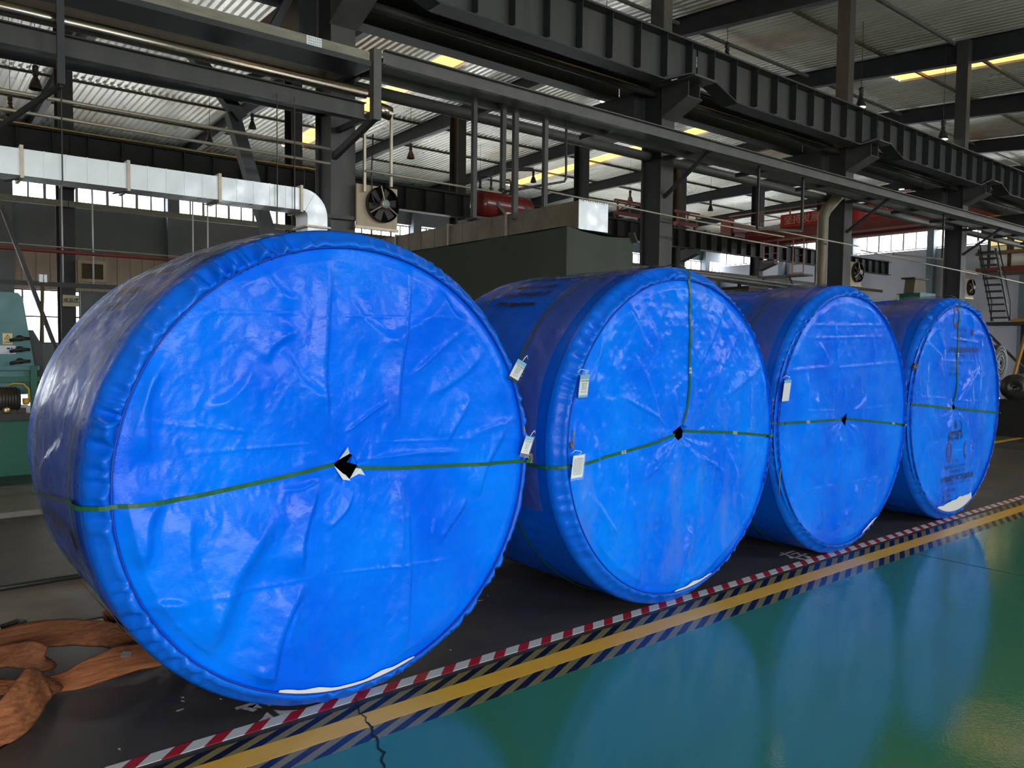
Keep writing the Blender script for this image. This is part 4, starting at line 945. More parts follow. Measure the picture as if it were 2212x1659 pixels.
    for dd in (0,):
        n = len(pts); back = [(x, y+.003, z) for x, y, z in vs]
        mb.add(vs+back, [(2*k, 2*k+2, 2*k+3, 2*k+1) for k in range(n-1)] + [(2*n+2*k+1, 2*n+2*k+3, 2*n+2*k+2, 2*n+2*k) for k in range(n-1)] + [(2*k+1, 2*k+3, 2*n+2*k+3, 2*n+2*k+1) for k in range(n-1)])
    mb.build('white_liner', M_WHITE, t)
    ROLLS.append(t)
    return t
for i in range(4): make_roll(i)
def fpt(i, u, v, lift=.0):
    h = float(face_height(i, np.array([u]), np.array([v]))[0]); return Vector((RXs[i]+u*RAD, RYF[i]-h-lift, RR+.002+v*RAD))
# torn flaps round the first core opening (white inside turned out)
def flap(i, pts, mat, lift):
    P = [fpt(i, u, v, l) for (u, v), l in zip(pts, lift)]
    mb = MB(); mb.prism(P, (0, .002, 0)); return mb.build('core_flap', mat, ROLLS[i])
flap(0, [(-.012, .074), (-.035, .108), (-.052, .085), (-.068, .052), (-.058, .053)], M_WHITE, [.002, .03, .028, .012, .002])
flap(0, [(-.089, .028), (-.055, -.036), (-.012, -.046), (-.030, -.020), (-.075, .005)], M_WHITE, [.004, .03, .02, .006, .003])
flap(0, [(-.008, -.040), (.022, .006), (.038, .003), (.052, -.026), (.03, -.020)], M_WHITE, [.003, .004, .02, .032, .016])
flap(0, [(.004, .068), (.022, .045), (.029, .022), (-.008, .030)], M_TARPSHADE, [.002, .003, .003, -.03])
flap(1, [(.007, .080), (.038, .060), (.016, .035), (.002, .062)], M_TARPSHADE, [.004, .012, .0, -.01])
flap(1, [(-.011, .074), (.002, .135), (.008, .09)], M_TARPSHADE, [.003, .008, .003])
flap(2, [(-.078, .009), (.012, .057), (.006, .03)], M_TARPSHADE, [.003, .016, -.01])

# printing on the rolls ---------------------------------------------------
def face_print(i, s, size, u0, v0, mat=M_INK, sx=1.0, align='CENTER', bold=0.0):
    def fn(x, y):
        u = u0+x*sx/RAD; v = v0+y/RAD
        return fpt(i, u, v, .0035)
    return lettering('lettering', s, size, fn, mat, ROLLS[i], align, bold)
def ring_print(i, u0, v0, ru, rv, wdt, mat, a0=0, a1=6.2832, n=40):
    mb = MB(); vs = []
    for k in range(n+1):
        a = a0+(a1-a0)*k/n
        for f in (1, 1-wdt): vs.append(fpt(i, u0+ru*f*math.cos(a), v0+rv*f*math.sin(a), .0035))
    mb.add(vs, [(2*k, 2*k+2, 2*k+3, 2*k+1) for k in range(n)])
    return mb.build('printed_emblem', mat, ROLLS[i])
# emblem below the core: open oval with a base line and drop
ring_print(3, -.02, -.165, .155, .075, .14, M_INK, 2.2, 7.2)
mb = MB(); mb.add([fpt(3, -.15, -.205, .0036), fpt(3, .11, -.212, .0036), fpt(3, .10, -.224, .0036), fpt(3, -.14, -.217, .0036)], [(0, 1, 2, 3)]); mb.build('printed_emblem', M_INK, ROLLS[3])
mb = MB(); mb.add([fpt(3, -.02, -.10, .0036), fpt(3, .02, -.16, .0036), fpt(3, .0, -.19, .0036), fpt(3, -.04, -.17, .0036)], [(0, 1, 2, 3)]); mb.build('printed_emblem', M_INK, ROLLS[3])
face_print(3, '铂格納卡', .088, -.02, -.262, sx=1.0, bold=.002)
ring_print(3, -.155, -.405, .075, .095, .16, M_INKR); ring_print(3, -.155, -.405, .05, .06, .2, M_INKR); face_print(3, 'e', .09, -.155, -.40, M_INKR)
ring_print(3, .22, -.40, .05, .09, .3, M_INKR, 1.9, 4.7)
face_print(3, '生产日期', .034, .0, -.50); face_print(3, '质量管理体系认证 ISO 9001', .038, -.02, -.55); face_print(3, '环境管理体系认证', .036, .04, -.60)
face_print(3, '开封铂恒橡塑材料有限公司', .062, .04, -.668, bold=.002)
face_print(3, 'KAIFENG RUBBER PLASTIC MATERIAL CO.,LTD', .027, .04, -.715)
face_print(3, '电话: 0371-22856', .04, -.27, -.775, align='LEFT'); face_print(3, '地址: 开封市', .04, -.28, -.825, align='LEFT'); face_print(3, '网址: http://www.', .036, -.29, -.872, align='LEFT')
# the same print block, faded, near the top
ring_print(3, -.11, .88, .06, .11, .35, M_INKR); ring_print(3, .26, .80, .06, .09, .4, M_INKR, 3.6, 5.8)
face_print(3, '生产 日期', .034, .05, .755); face_print(3, '质量管理体系认证', .03, .0, .70); face_print(3, '环境管理 认证', .03, .05, .645)
face_print(3, '开封铂恒橡塑材料有限公司', .058, .1, .565, bold=.001); face_print(3, 'KAIFENG RUBBER PLASTIC CO.,LTD', .027, .1, .515)
face_print(3, '电话: 0371-22856', .036, -.2, .44, align='LEFT'); face_print(3, '地址: 开封市', .036, -.2, .39, align='LEFT'); face_print(3, '网址: http://www.', .034, -.2, .34, align='LEFT')
def side_print(i, s, size, y, a0, align='CENTER', mat=M_INKS, lift=.014, bold=0.003):
    """line of print round the side: reads toward the front, stacked around the girth"""
    X, yf, zc = RXs[i], RYF[i], RR+.002
    def fn(x, yy):
        a = a0-yy/RR; return (X+(RR+lift)*math.cos(a), yf+y-x, zc+(RR+lift)*math.sin(a))
    return lettering('lettering', s, size, fn, mat, ROLLS[i], align, bold)
for (s, sz, y, a) in [('质量管理体系认证', .05, .64, 1.70), ('开封铂恒橡塑材料有限公司', .085, .64, 1.84), ('KAIFENG RUBBER PLASTIC MATERIAL CO.,LTD', .036, .64, 1.94), ('电话: 0371-22856', .055, .80, 2.06), ('地址: 开封市祥符区', .055, .80, 2.16), ('网址: http://www.', .055, .80, 2.26)]:
    side_print(1, s, sz, y, a)
    side_print(2, s, sz, y, a-.42)
for (s, sz, y, a) in [('生产日期', .05, .6, 1.86), ('质量管理体系认证', .05, .62, 1.96), ('开封铂恒橡塑材料有限公司', .09, .62, 2.10), ('RUBBER PLASTIC MATERIAL', .04, .62, 2.20), ('电话: 0371-22856', .06, .75, 2.32), ('地址: 开封市', .06, .75, 2.42)]:
    side_print(0, s, sz, y, a, lift=.016)
for (s, sz, y, a) in [('开封铂恒橡塑材料', .10, .60, 3.36), ('有限公司', .10, .60, 3.52), ('KAIFENG RUBBER', .06, .60, 3.66), ('电话: 0371-22856', .06, .6, 3.80), ('地址: 开封市', .06, .6, 3.92)]:
    side_print(0, s, sz, y, a, lift=.016)

# drawstring knots and hem slits -------------------------------------------
def knot(i, u, v, n=5, r=.02):
    c = fpt(i, u, v, .012); mb = MB()
    for k in range(n):
        pts = [c+Vector((random.uniform(-1, 1)*r, random.uniform(-.8, .2)*r, random.uniform(-1.2, 1.2)*r)) for _ in range(5)]
        mb.path(pts, .0032, 6)
    return mb.build('drawstring_knot', M_ROPE, ROLLS[i], True)
knot(0, .965, .425); knot(0, 1.035, -.03, 6, .022); knot(1, -.90, .40, 4, .012); knot(1, -.905, .31, 4, .012); knot(1, -.965, .02, 4, .014); knot(2, -.93, .20, 4, .012); knot(3, -.92, .42, 6, .03)
def cord(i, pts, r=.003):
    mb = MB(); mb.path([fpt(i, u, v, l) for u, v, l in pts], r, 6); return mb.build('drawstring', M_ROPE, ROLLS[i], True)
cord(0, [(.985, .17, .02), (1.0, .10, .022), (1.012, .04, .024), (1.02, -.02, .024)], .005)
cord(1, [(-.955, .10, .02), (-.962, .04, .022), (-.965, -.02, .024)], .004)
cord(2, [(-.95, -.30, .03), (-.94, -.40, .02), (-.92, -.50, .01)], .004)
# hang tags ------------------------------------------------------------------
def hang_tag(i, u, v, w, h, tilt, label, plain=False, sleeve=True):
    c = fpt(i, u, v, .045); t = thing('shipping_tag', label, 'tag', tuple(c), 'tags tied to the rolls')
    ca, sa = math.cos(tilt), math.sin(tilt)
    def q(x, z, y=0): return (c.x+x*ca-z*sa, c.y+y-.02*(z/h), c.z+x*sa+z*ca)
    def plate(nm, x0, x1, z0, z1, y, mat, d=.0012):
        mb = MB(); mb.prism([q(x0, z0, y), q(x1, z0, y), q(x1, z1, y), q(x0, z1, y)], (0, d, 0)); return mb.build(nm, mat, t)
    card = plate('card', -w/2, w/2, -h/2, h/2, 0, M_CARD)
    if not plain:
        plate('header', -w/2, w/2, h*.30, h/2, -.0008, M_TAGBLUE, .0006)
        plate('footer', -w/2, w/2, -h/2, -h*.40, -.0008, M_TAGINK if i == 0 else M_TAGBLUE, .0006)
        for s, sz, z, m in [('产品合格证', h*.11, h*.22, M_TAGINK), ('名称 输送带', h*.062, h*.10, M_TAGINK), ('规格 1400', h*.062, h*.02, M_TAGINK), ('长度 200m', h*.062, -h*.06, M_TAGINK), ('编号 0618', h*.062, -h*.14, M_TAGINK), ('检验 合格', h*.062, -h*.26, M_TAGRED)]:
            lettering('lettering', s, sz, lambda x, y, z=z: q(x, z+y, -.0012), m, t)
    else:
        plate('header', -w/2, w/2, h*.36, h/2, -.0008, M_TAGBLUE, .0006) if i == 2 else None
        if i == 1:
            for k in range(11): lettering('lettering', random.choice(['使用说明 请妥善保管产品', '储存温度应保持在常温', '避免阳光直射雨雪浸淋', '禁止与酸碱油类接触']), h*.055, lambda x, y, k=k: q(x, h*.36-k*h*.07+y, -.0012), M_TAGINK, t)
    if sleeve: plate('sleeve', -w*.56, w*.56, -h*.60, h*.56, -.004, M_SLEEVE, .001)
    top = q(0, h*.5, 0); a = Vector(top)
    MB().path([a, a+Vector((.012, -.006, .02)), a+Vector((.03*(1 if u > 0 else -1), .0, .03)), a+Vector((.045*(1 if u > 0 else -1), .012, .012))], .0018, 6).build('tie_string', M_CARD, t, True)
    return t
hang_tag(0, .925, .435, .062, .105, -.45, 'tilted white and blue tag tied high on the right hem of the largest roll')
hang_tag(0, .99, .04, .055, .10, -.22, 'white and blue tag tucked behind the strap end of the largest roll')
hang_tag(1, -.905, .345, .068, .125, .03, 'white and blue tag tied high on the left hem of the second roll')
hang_tag(1, -.945, -.10, .085, .125, 0.02, 'plain white tag of small print hanging over the strap of the second roll', plain=True)
hang_tag(2, -.935, .265, .085, .15, .03, 'white tag in a clear sleeve on the third roll', plain=True)

# ------------------------------------------------------------------ orange lifting slings on the floor
def webbing(name_part, pts, widths, thick, mat, parent, roll_=None, rib=5):
    """flat webbing along 3D centre line; width direction is horizontal unless twisted by roll_ (radians per point)"""
    p = [Vector(q) for q in pts]; n = len(p); fine = []; W = []; T = []
    for k in range(n-1):
        a, b, c, d = p[max(k-1, 0)], p[k], p[k+1], p[min(k+2, n-1)]
        for j in range(10):
            t = j/10; fine.append(.5*((2*b)+(c-a)*t+(2*a-5*b+4*c-d)*t*t+(3*b-a-3*c+d)*t**3)); W.append(widths[k]*(1-t)+widths[k+1]*t); T.append((roll_[k]*(1-t)+roll_[k+1]*t) if roll_ else 0)
    fine.append(p[-1]); W.append(widths[-1]); T.append(roll_[-1] if roll_ else 0)
    mb = MB(); vs = []; m = 13
    for k, q in enumerate(fine):
        d = (fine[min(k+1, len(fine)-1)]-fine[max(k-1, 0)]).normalized(); s = d.cross(Vector((0, 0, 1)))
        s = s.normalized() if s.length > 1e-3 else Vector((1, 0, 0)); u = s.cross(d).normalized()
        s2 = s*math.cos(T[k])+u*math.sin(T[k]); u2 = u*math.cos(T[k])-s*math.sin(T[k])
        for side in (1, -1):
            for j in range(m):
                f = j/(m-1)*2-1; f = f if side == 1 else -f
                rbp = .0035*math.sin(f*rib*3.1+k*.08)+.003*math.sin(k*.55+f*2)
                pt = q+s2*(f*W[k]/2)+u2*(side*thick/2*(1-.55*abs(f)**3)+rbp); vs.append((pt.x, pt.y, max(pt.z, .003)))
    K = 2*m; fs = []
    for k in range(len(fine)-1):
        for j in range(K): fs.append((k*K+j, k*K+(j+1) % K, (k+1)*K+(j+1) % K, (k+1)*K+j))
    fs += [tuple(reversed(range(K))), tuple((len(fine)-1)*K+j for j in range(K))]
    mb.add(vs, fs); return mb.build(name_part, mat, parent, True)
t = thing('lifting_sling', 'worn orange webbing sling looped on the floor at the lower left', 'sling', (.5, 4.0, 0), 'orange slings beside the largest roll')
webbing('front_strap', [(1.19, 4.13, .02), (1.04, 4.08, .05), (.90, 4.06, .07), (.76, 4.03, .06), (.62, 4.02, .04), (.48, 4.05, .045), (.36, 4.12, .05), (.2, 4.2, .05)], [.16, .17, .165, .15, .11, .09, .10, .12], .022, M_ORANGE, t, [.1, .3, .55, .6, .5, .3, .2, .1])
webbing('end_loop', [(.58, 4.0, .05), (.53, 3.92, .10), (.50, 3.86, .115), (.44, 3.76, .09), (.36, 3.68, .05), (.25, 3.62, .03), (.1, 3.6, .03)], [.10, .15, .17, .17, .16, .16, .16], .03, M_ORANGE, t, [.4, .9, 1.05, 1.0, .8, .6, .5])
MB().prism([(.85, 3.965, .118), (.89, 3.955, .112), (.905, 3.985, .122), (.87, 4.0, .13)], (0, -.002, .003)).build('grey_label', M_GALVD, t)
t = thing('lifting_sling', 'second orange sling lying behind, its eye loop against the largest roll', 'sling', (.7, 4.55, 0), 'orange slings beside the largest roll')
webbing('rear_strap', [(1.12, 4.26, .03), (1.0, 4.31, .05), (.88, 4.42, .085), (.76, 4.50, .10), (.60, 4.55, .11), (.42, 4.55, .10), (.2, 4.5, .08)], [.12, .13, .15, .16, .17, .16, .15], .03, M_ORANGE2, t, [.1, .25, .5, .55, .55, .5, .4])
webbing('eye_loop', [(1.12, 4.42, .03), (1.08, 4.54, .05), (1.04, 4.62, .075), (1.00, 4.68, .10), (.94, 4.66, .085), (.95, 4.58, .045), (1.02, 4.50, .03), (1.09, 4.42, .03)], [.09, .10, .11, .10, .09, .09, .09, .09], .014, M_ORANGE2, t, [.9, 1.0, 1.15, 1.25, 1.2, 1.0, .8, .6])
webbing('side_loop', [(.60, 4.33, .05), (.58, 4.25, .08), (.52, 4.28, .11), (.44, 4.36, .10), (.3, 4.42, .06)], [.10, .12, .13, .13, .12], .02, M_ORANGE2, t, [.6, .8, .8, .6, .4])
t = thing('shackle', 'rusty steel shackle at the left edge behind the slings', 'shackle', (.55, 4.95, 0))
MB().path([(.48, 4.92, .03), (.56, 4.93, .05), (.585, 4.97, .055), (.56, 5.02, .05), (.48, 5.03, .03)], .016, 8).build('bow', M_DARK, t, True)
MB().tube((.47, 4.88, .03), (.47, 5.07, .03), .014, 8).build('pin', M_BRASS, t)

# ------------------------------------------------------------------ galvanised duct at the left
t = thing('air_duct', 'galvanised rectangular air duct running along the left bay into an elbow', 'duct', (1, 8.6, 3.1))
DZ0, DZ1, DY0, DY1 = 3.085, 3.325, 8.4, 8.72
edges = [-2.0, -.2, 1.04, 1.93, 2.81, 3.71]
for a, b in zip(edges, edges[1:]):
    MB().box(a+.012, b-.012, DY0, DY1, DZ0, DZ1).build('duct_section', M_GALV, t)
    for k in range(1, 5):
        xx = a+(b-a)*k/5; MB().box(xx-.003, xx+.003, DY0-.004, DY1+.004, DZ0-.003, DZ1+.004).build('standing_seam', M_GALV, t)
for x in edges[1:]:
    m = MB().box(x-.014, x+.014, DY0-.022, DY1+.022, DZ0-.025, DZ1+.03).build('flange', M_GALVD, t)
    MB().bar((x-.02, DY0+.02, DZ0-.03), (x-.12, DY0+.10, DZ0-.05), .02, .012).build('flange_clip', M_DARK, t)
mb = MB(); cx, cz = 3.725, DZ0-.06; ro, ri = DZ1-cz, DZ0-cz; n = 9; vs = []
for k in range(n+1):
    a = math.pi/2*(1-k/n)
    for r_ in (ri, ro):
        for y in (DY0, DY1): vs.append((cx+r_*math.cos(a), y, cz+r_*math.sin(a)))
fs = []
for k in range(n):
    o = 4*k; fs += [(o, o+4, o+5, o+1), (o+2, o+3, o+7, o+6), (o, o+2, o+6, o+4), (o+1, o+5, o+7, o+3)]
mb.add(vs, fs); mb.build('elbow', M_GALV, t)
for k in (3, 6):
    a = math.pi/2*(1-k/n); MB().bar((cx+ri*math.cos(a), DY0-.003, cz+ri*math.sin(a)), (cx+ro*math.cos(a), DY0-.003, cz+ro*math.sin(a)), .006, .006).build('standing_seam', M_GALV, t)
MB().box(cx+ri, cx+ro, DY0, DY1, 2.2, cz).build('downpipe', M_GALV, t)
MB().box(cx+ri-.03, cx+ro+.03, DY0-.03, DY1+.03, 2.905, 2.925).build('flange', M_GALVD, t)
for k, (x, z1) in enumerate([(1.36, 4.0), (3.42, 4.3), (3.62, 4.3)]):
    tag(MB().tube((x, DY0-.03, DZ0-.02), (x, DY0-.03, z1), .006, 6).build('hanger_rod', M_DARK), ['thin hanger rod at the left duct end', 'thin hanger rod before the heavy strut', 'thin hanger rod closest to the duct elbow'][k], 'rod', 'rods holding the duct')

# exhaust fans on ply panels beside the columns ------------------------------
def fan(x0, label, full=True, y=9.2):
    x1 = x0+.60; z0, z1 = 3.12, 3.65; cx, cz = (x0+x1)/2+.06, (z0+z1)/2+.03
    t = thing('exhaust_fan', label, 'fan', ((x0+x1)/2, y, z0), 'exhaust fans beside the columns')
    MB().box(x0, x1, y, y+.03, z0, z1).build('mounting_panel', M_WOOD, t)
    mb = MB(); mb.lathe([(.232, 0), (.232, .07), (.222, .07), (.222, 0)], (cx, y-.07, cz), (0, 1, 0), 36, cap=False); mb.build('guard_ring', M_DARK, t, True)
    MB().lathe([(.222, 0), (.222, .004)], (cx, y-.006, cz), (0, 1, 0), 36).build('fan_opening', M_BLACK, t)
    for k in range(6):
        a = k*math.pi/3+.3; ca, sa = math.cos(a), math.sin(a); q = lambda r, s, d: (cx+r*ca-s*sa, y-.045+d, cz+r*sa+s*ca)
        mb = MB(); mb.prism([q(.05, -.03, .02), q(.20, -.075, .028), q(.215, .02, .0), q(.05, .03, .0)], (0, .004, 0)); mb.build('fan_blade', M_FANBL, t)
    h = MB().lathe([(.055, 0), (.06, .01), (.06, .08), (.04, .10)], (cx, y-.13, cz), (0, 1, 0), 20).build('motor', M_GALVD, t, True)
    MB().lathe([(.035, 0), (.035, .004)], (cx, y-.135, cz), (0, 1, 0), 16).build('motor_badge', M_MACH, h)
    for a in (1.75, 3.7, 5.75):
        MB().tube((cx+.05*math.cos(a), y-.10, cz+.05*math.sin(a)), (cx+.235*math.cos(a), y-.075, cz+.235*math.sin(a)), .010, 8).build('support_arm', M_GALVD, t)
    if full:
        mb = MB(); mb.path([(x0+.22, y-.03, 4.3), (x0+.20, y-.03, 3.8), (x0+.21, y-.03, 3.5), (cx-.12, y-.06, cz-.02)], .009, 8); mb.build('power_cable', M_RUBBER, t, True)
    MB().bar((x0-.50, y+.06, z0+.08), (x0+.1, y+.05, z0+.09), .04, .05).build('mounting_bar', M_DARK, t)
    MB().box(x0-.02, x1+.02, y-.01, y+.05, z0-.035, z0).build('base_rail', M_GALVD, t)
    return t
fan(4.81, 'large exhaust fan on a ply panel beside the first column')
fan(17.70, 'exhaust fan on a ply panel beside the third column', False, 9.5)
fan(24.18, 'far exhaust fan on a ply panel beside the fourth column', False, 9.5)
for k, (x, z0, z1) in enumerate([(4.90, 3.55, 4.55), (5.29, 3.66, 4.62)]):
    tag(MB().box(x-.016, x+.016, 9.14, 9.172, z0, z1).build('hanger_bar', M_GALVD), ['left flat bar hanging down to the fan panel', 'right flat bar hanging down to the fan panel'][k], 'bar', 'bars holding the fan panel')

# canvas covered booth, duct over it, red tank --------------------------------
t = thing('canvas_booth', 'booth draped in dark green canvas between the two nearest rolls', 'booth', (7.5, 9.5, 0))
bx0, bx1, by0, by1, bz = 6.91, 8.19, 7.5, 12.4, 3.14
def drape(x, y, z, amp):   # soft folds in the hung cloth
    return amp*(noise2(np.array([x*1.9+y*1.3]), np.array([z*.55+2]))[0]*.8+.35*noise2(np.array([x*5+y*4.2]), np.array([z*.8]))[0])
def cloth(nm, P, na, nb):
    vs = []
    for a in range(na+1):
        for b in range(nb+1): vs.append(P(a/na, b/nb))
    mb = MB(); mb.add(vs, [(a*(nb+1)+b, (a+1)*(nb+1)+b, (a+1)*(nb+1)+b+1, a*(nb+1)+b+1) for a in range(na) for b in range(nb)]); return mb.build(nm, M_CANVAS, t, True)
cloth('side_curtain', lambda a, b: (bx0+drape(0, by1+(by0-by1)*a, 3.1*b, .05)*min(1, (1-a)*8, (1-b)*5+.1), by1+(by0-by1)*a, bz*b-.02*abs(math.sin(a*9))*b*(b > .97)), 60, 24)
cloth('front_curtain', lambda a, b: (bx0+(bx1-bx0)*a+(.02*math.sin(b*5) if a > .95 else 0), by0+drape(bx0+(bx1-bx0)*a, 0, 3.1*b, .06)*min(1, a*8), (bz-.03*a-.05*math.sin(a*3.1)*(b > .96))*b), 30, 24)
cloth('top_cover', lambda a, b: (bx0+(bx1-bx0)*a, by0+(by1-by0)*b, bz-.03*a-.02*math.sin(a*3.1)), 6, 12)
MB().box(bx1-.02, bx1, by0+.05, by1, .0, bz-.05).build('booth_panel', M_STEELD, t)
MB().bar((bx1-.10, by0-.02, bz+.02), (bx1-.01, by0-.01, bz-.10), .10, .03).build('bunched_corner', M_CANVAS, t)
t = thing('shaded_duct', 'stained brown duct lying on the canvas booth with a bare metal end', 'duct', (7.4, 9.5, 3.14))
xs0, xs1, sz0, sz1 = 7.15, 7.69, 3.13, 3.50
ed = [7.55, 9.05, 10.55, 12.2, 13.8]
for a, b in zip(ed, ed[1:]):
    MB().box(xs0, xs1, a+.01, b-.01, sz0, sz1).build('duct_section', M_RUSTY, t)
    for k in range(1, 4): yy = a+(b-a)*k/4; MB().box(xs0-.004, xs1+.004, yy-.003, yy+.003, sz0, sz1+.004).build('standing_seam', M_RUSTY, t)
for y in ed[1:]:
    MB().box(xs0-.02, xs1+.02, y-.016, y+.016, sz0, sz1+.03).build('flange', M_GALVD, t)
mb = MB()
for k in range(13): mb.box(xs0+.0+k*.042, xs0+.03+k*.042, 7.53, 7.545, sz1-.005+.012*math.sin(k*2.1), sz1+.012)
mb.box(xs0, xs1, 7.535, 7.55, sz0, sz1); e = mb.build('end_cap', M_GALV, t); e['label'] = 'bare pale metal end cap'  # pale galvanised tone stands in for light falling on the duct end
t = thing('pressure_tank', 'dark red cylindrical pressure tank above the stained duct', 'tank', (7.8, 10, 3.5))
R_ = .215; tz = 3.80
mb = MB(); prof = [(.02, 0), (.10, .008), (.17, .035), (.205, .075), (.215, .12), (.215, .98), (.205, 1.03), (.17, 1.07), (.10, 1.095), (.02, 1.1)]
mb.lathe(prof, (7.26, 10, tz), (1, 0, 0), 32); mb.build('vessel', M_RED, t, True)
for x in (7.52, 8.1):
    MB().bar((x, 9.80, tz+.02), (x+.22, 9.72, tz-.24), .03, .05).build('support_strap', M_DARK, t)
for x, r_, hh in ((7.58, .018, .17), (7.80, .032, .26), (7.98, .018, .15)):
    v = MB().tube((x, 10, tz+.19), (x, 10, tz+.24+hh), r_, 10).build('riser_pipe', M_DARK, t, True)
    MB().lathe([(r_*2.1, 0), (r_*2.1, .02), (r_*1.4, .02), (r_*1.4, .04), (r_*2.1, .04), (r_*2.1, .06)], (x, 10, tz+.22), (0, 0, 1), 14).build('pipe_flange', M_DARK, v)
mb = MB(); mb.path([(7.80, 10, tz+.46), (7.80, 10, tz+.54), (7.83, 10, tz+.60), (7.90, 10, tz+.62), (8.35, 9.9, tz+.66)], .032, 10); mb.build('outlet_pipe', M_DARK, t, True)
mb = MB(); mb.path([(7.58, 10, tz+.36), (7.58, 10, tz+.44), (7.53, 10, tz+.46), (7.28, 10, tz+.44)], .016, 8); mb.build('outlet_pipe', M_DARK, t, True)
mb = MB(); mb.path([(7.98, 10, tz+.32), (7.98, 10, tz+.42), (7.94, 10, tz+.45), (7.86, 10, tz+.44)], .016, 8); mb.build('outlet_pipe', M_DARK, t, True)
MB().box(7.2, 8.5, 9.85, 10.15, tz-.26, tz-.22).build('cradle', M_STEELD, t)
for k, (x, z0, r_) in enumerate([(6.25, 3.3, .030), (6.74, 3.75, .032), (6.955, 3.36, .038), (7.505, 3.56, .034)]):
    mb = MB(); mb.box(x-r_, x+r_, 8.6, 8.66, z0, 4.888)
    tag(mb.build('hanger_post', M_STEEL), ['hanger post left of the red tank', 'hanger post behind the red tank risers', 'hanger post crossing in front of the red tank', 'hanger post just past the right end of the red tank'][k], 'post', 'posts hanging round the red tank')
mb = MB(); mb.path([(7.88, 8.6, 4.88), (7.89, 8.6, 4.05), (7.86, 8.6, 4.0), (7.45, 8.75, 3.9), (6.98, 8.9, 3.78)], .018, 8)
tag(mb.build('bent_pipe', M_STEEL, smooth=True), 'thin pipe dropping from the rail and bending left to the tank', 'pipe')
t = thing('valve_manifold', 'small grey valve manifold on the pipe right of the red tank', 'valve', (8.9, 9.8, 3.7))
MB().tube((8.4, 9.8, 3.72), (9.9, 9.8, 3.68), .022, 8).build('pipe', M_GALVD, t, True)
for x in (8.75, 9.15, 9.5): MB().lathe([(.045, -.03), (.05, 0), (.045, .03)], (x, 9.8, 3.70), (1, 0, 0), 12).build('valve_body', M_GALVD, t, True)
tag(MB().tube((4.9, 9.12, 3.81), (7.1, 9.12, 3.81), .016, 8).build('conduit', M_GALVD, smooth=True), 'thin conduit from the fan toward the red tank', 'pipe')
tag(MB().path([(7.9, 9.0, 3.92), (10.9, 9.0, 3.86), (14.2, 9.0, 3.84)], .015, 8).build('conduit', M_GALVD, smooth=True), 'thin conduit passing the second column at mid height', 'pipe')

# teal machine at the far left --------------------------------------------------
t = thing('hydraulic_press', 'teal painted machine with levers at the left edge', 'machine', (.9, 11.3, 0))
mb = MB(); mb.prism([(.4, 11, .95), (1.475, 11, .95), (1.455, 11, 1.30), (1.35, 11, 2.10), (1.30, 11, 2.16), (.4, 11, 2.16)], (0, .55, 0)); mb.build('upright_housing', M_MACH, t)
MB().prism([(1.36, 11.08, .95), (1.56, 11.08, .95), (1.56, 11.08, 1.52), (1.46, 11.08, 1.72), (1.38, 11.08, 1.72)], (0, .3, 0)).build('side_cover', M_STEELD, t)
MB().box(.2, 1.47, 10.85, 12.2, 0.0, .66).build('bed', M_MACHD, t)
MB().box(.2, 1.52, 10.75, 12.2, .66, .74).build('drip_tray', M_DARK, t)
MB().box(.2, 1.50, 10.93, 11.0, 1.10, 1.16).build('guide_rail', M_MACHD, t); MB().box(.2, 1.50, 10.93, 11.0, 1.24, 1.29).build('guide_rail', M_MACH, t)
MB().box(1.40, 1.47, 10.9, 10.97, .74, 1.29).build('guide_post', M_MACHD, t)
for k, z in enumerate((1.62, 1.49, 1.35)):
    lv = MB().tube((1.30, 10.985, z), (1.30, 10.90, z), .035, 14).build('lever', M_DARK, t, True)
    MB().path([(1.20, 10.93, z-.03), (1.30, 10.90, z), (1.40, 10.93, z-.005)], .018, 8).build('lever_handle', M_DARK, lv, True)
sg = MB().box(1.135, 1.235, 10.985, 10.998, 1.545, 1.675).build('warning_plate', M_SIGNY, t)
mb = MB(); c = (1.185, 1.622)
tri = lambda s: [(c[0]-s, c[1]-s*.55), (c[0]+s, c[1]-s*.55), (c[0], c[1]+s*1.15)]
a_, b_ = tri(.034), tri(.024)
mb.add([(x, 10.983, z) for x, z in a_+b_], [(0, 1, 4, 3), (1, 2, 5, 4), (2, 0, 3, 5)]); mb.build('warning_triangle', M_TAGINK, sg)
lettering('lettering', '!', .042, lambda x, y: (1.185+x, 10.983, 1.618+y), M_TAGINK, sg, bold=.001)
lettering('lettering', '注意安全', .022, lambda x, y: (1.185+x, 10.983, 1.565+y), M_TAGINK, sg)
nt_ = MB().box(1.02, 1.265, 10.988, 10.998, 1.43, 1.53).build('paper_notice', M_PAPER, t)
MB().box(1.175, 1.21, 10.984, 10.988, 1.485, 1.505).build('notice_print', M_TAGINK, nt_); MB().box(1.218, 1.236, 10.984, 10.988, 1.485, 1.505).build('notice_print', M_INKR, nt_)
m_ = MB().lathe([(.12, 0), (.14, .03), (.14, .26), (.12, .30)], (.98, 10.86, .90), (1, 0, 0), 20).build('motor', M_MOTOR, t, True)
for k in range(9): MB().lathe([(.142, 0), (.152, .004), (.142, .008)], (1.0+.03*k, 10.86, .90), (1, 0, 0), 20, cap=False).build('cooling_fin', M_MOTOR, m_)
MB().box(1.02, 1.24, 10.78, 10.98, .74, .80).build('motor_mount', M_DARK, t)
MB().path([(1.16, 10.84, 1.06), (1.22, 10.83, 1.09), (1.32, 10.83, 1.08), (1.37, 10.83, 1.02), (1.375, 10.83, .86)], .012, 8).build('hydraulic_hose', M_YELH, t, True)
MB().lathe([(.03, 0), (.036, .02), (.036, .07)], (1.34, 10.82, .84), (0, 0, 1), 12).build('hose_fitting', M_YELH, t, True)
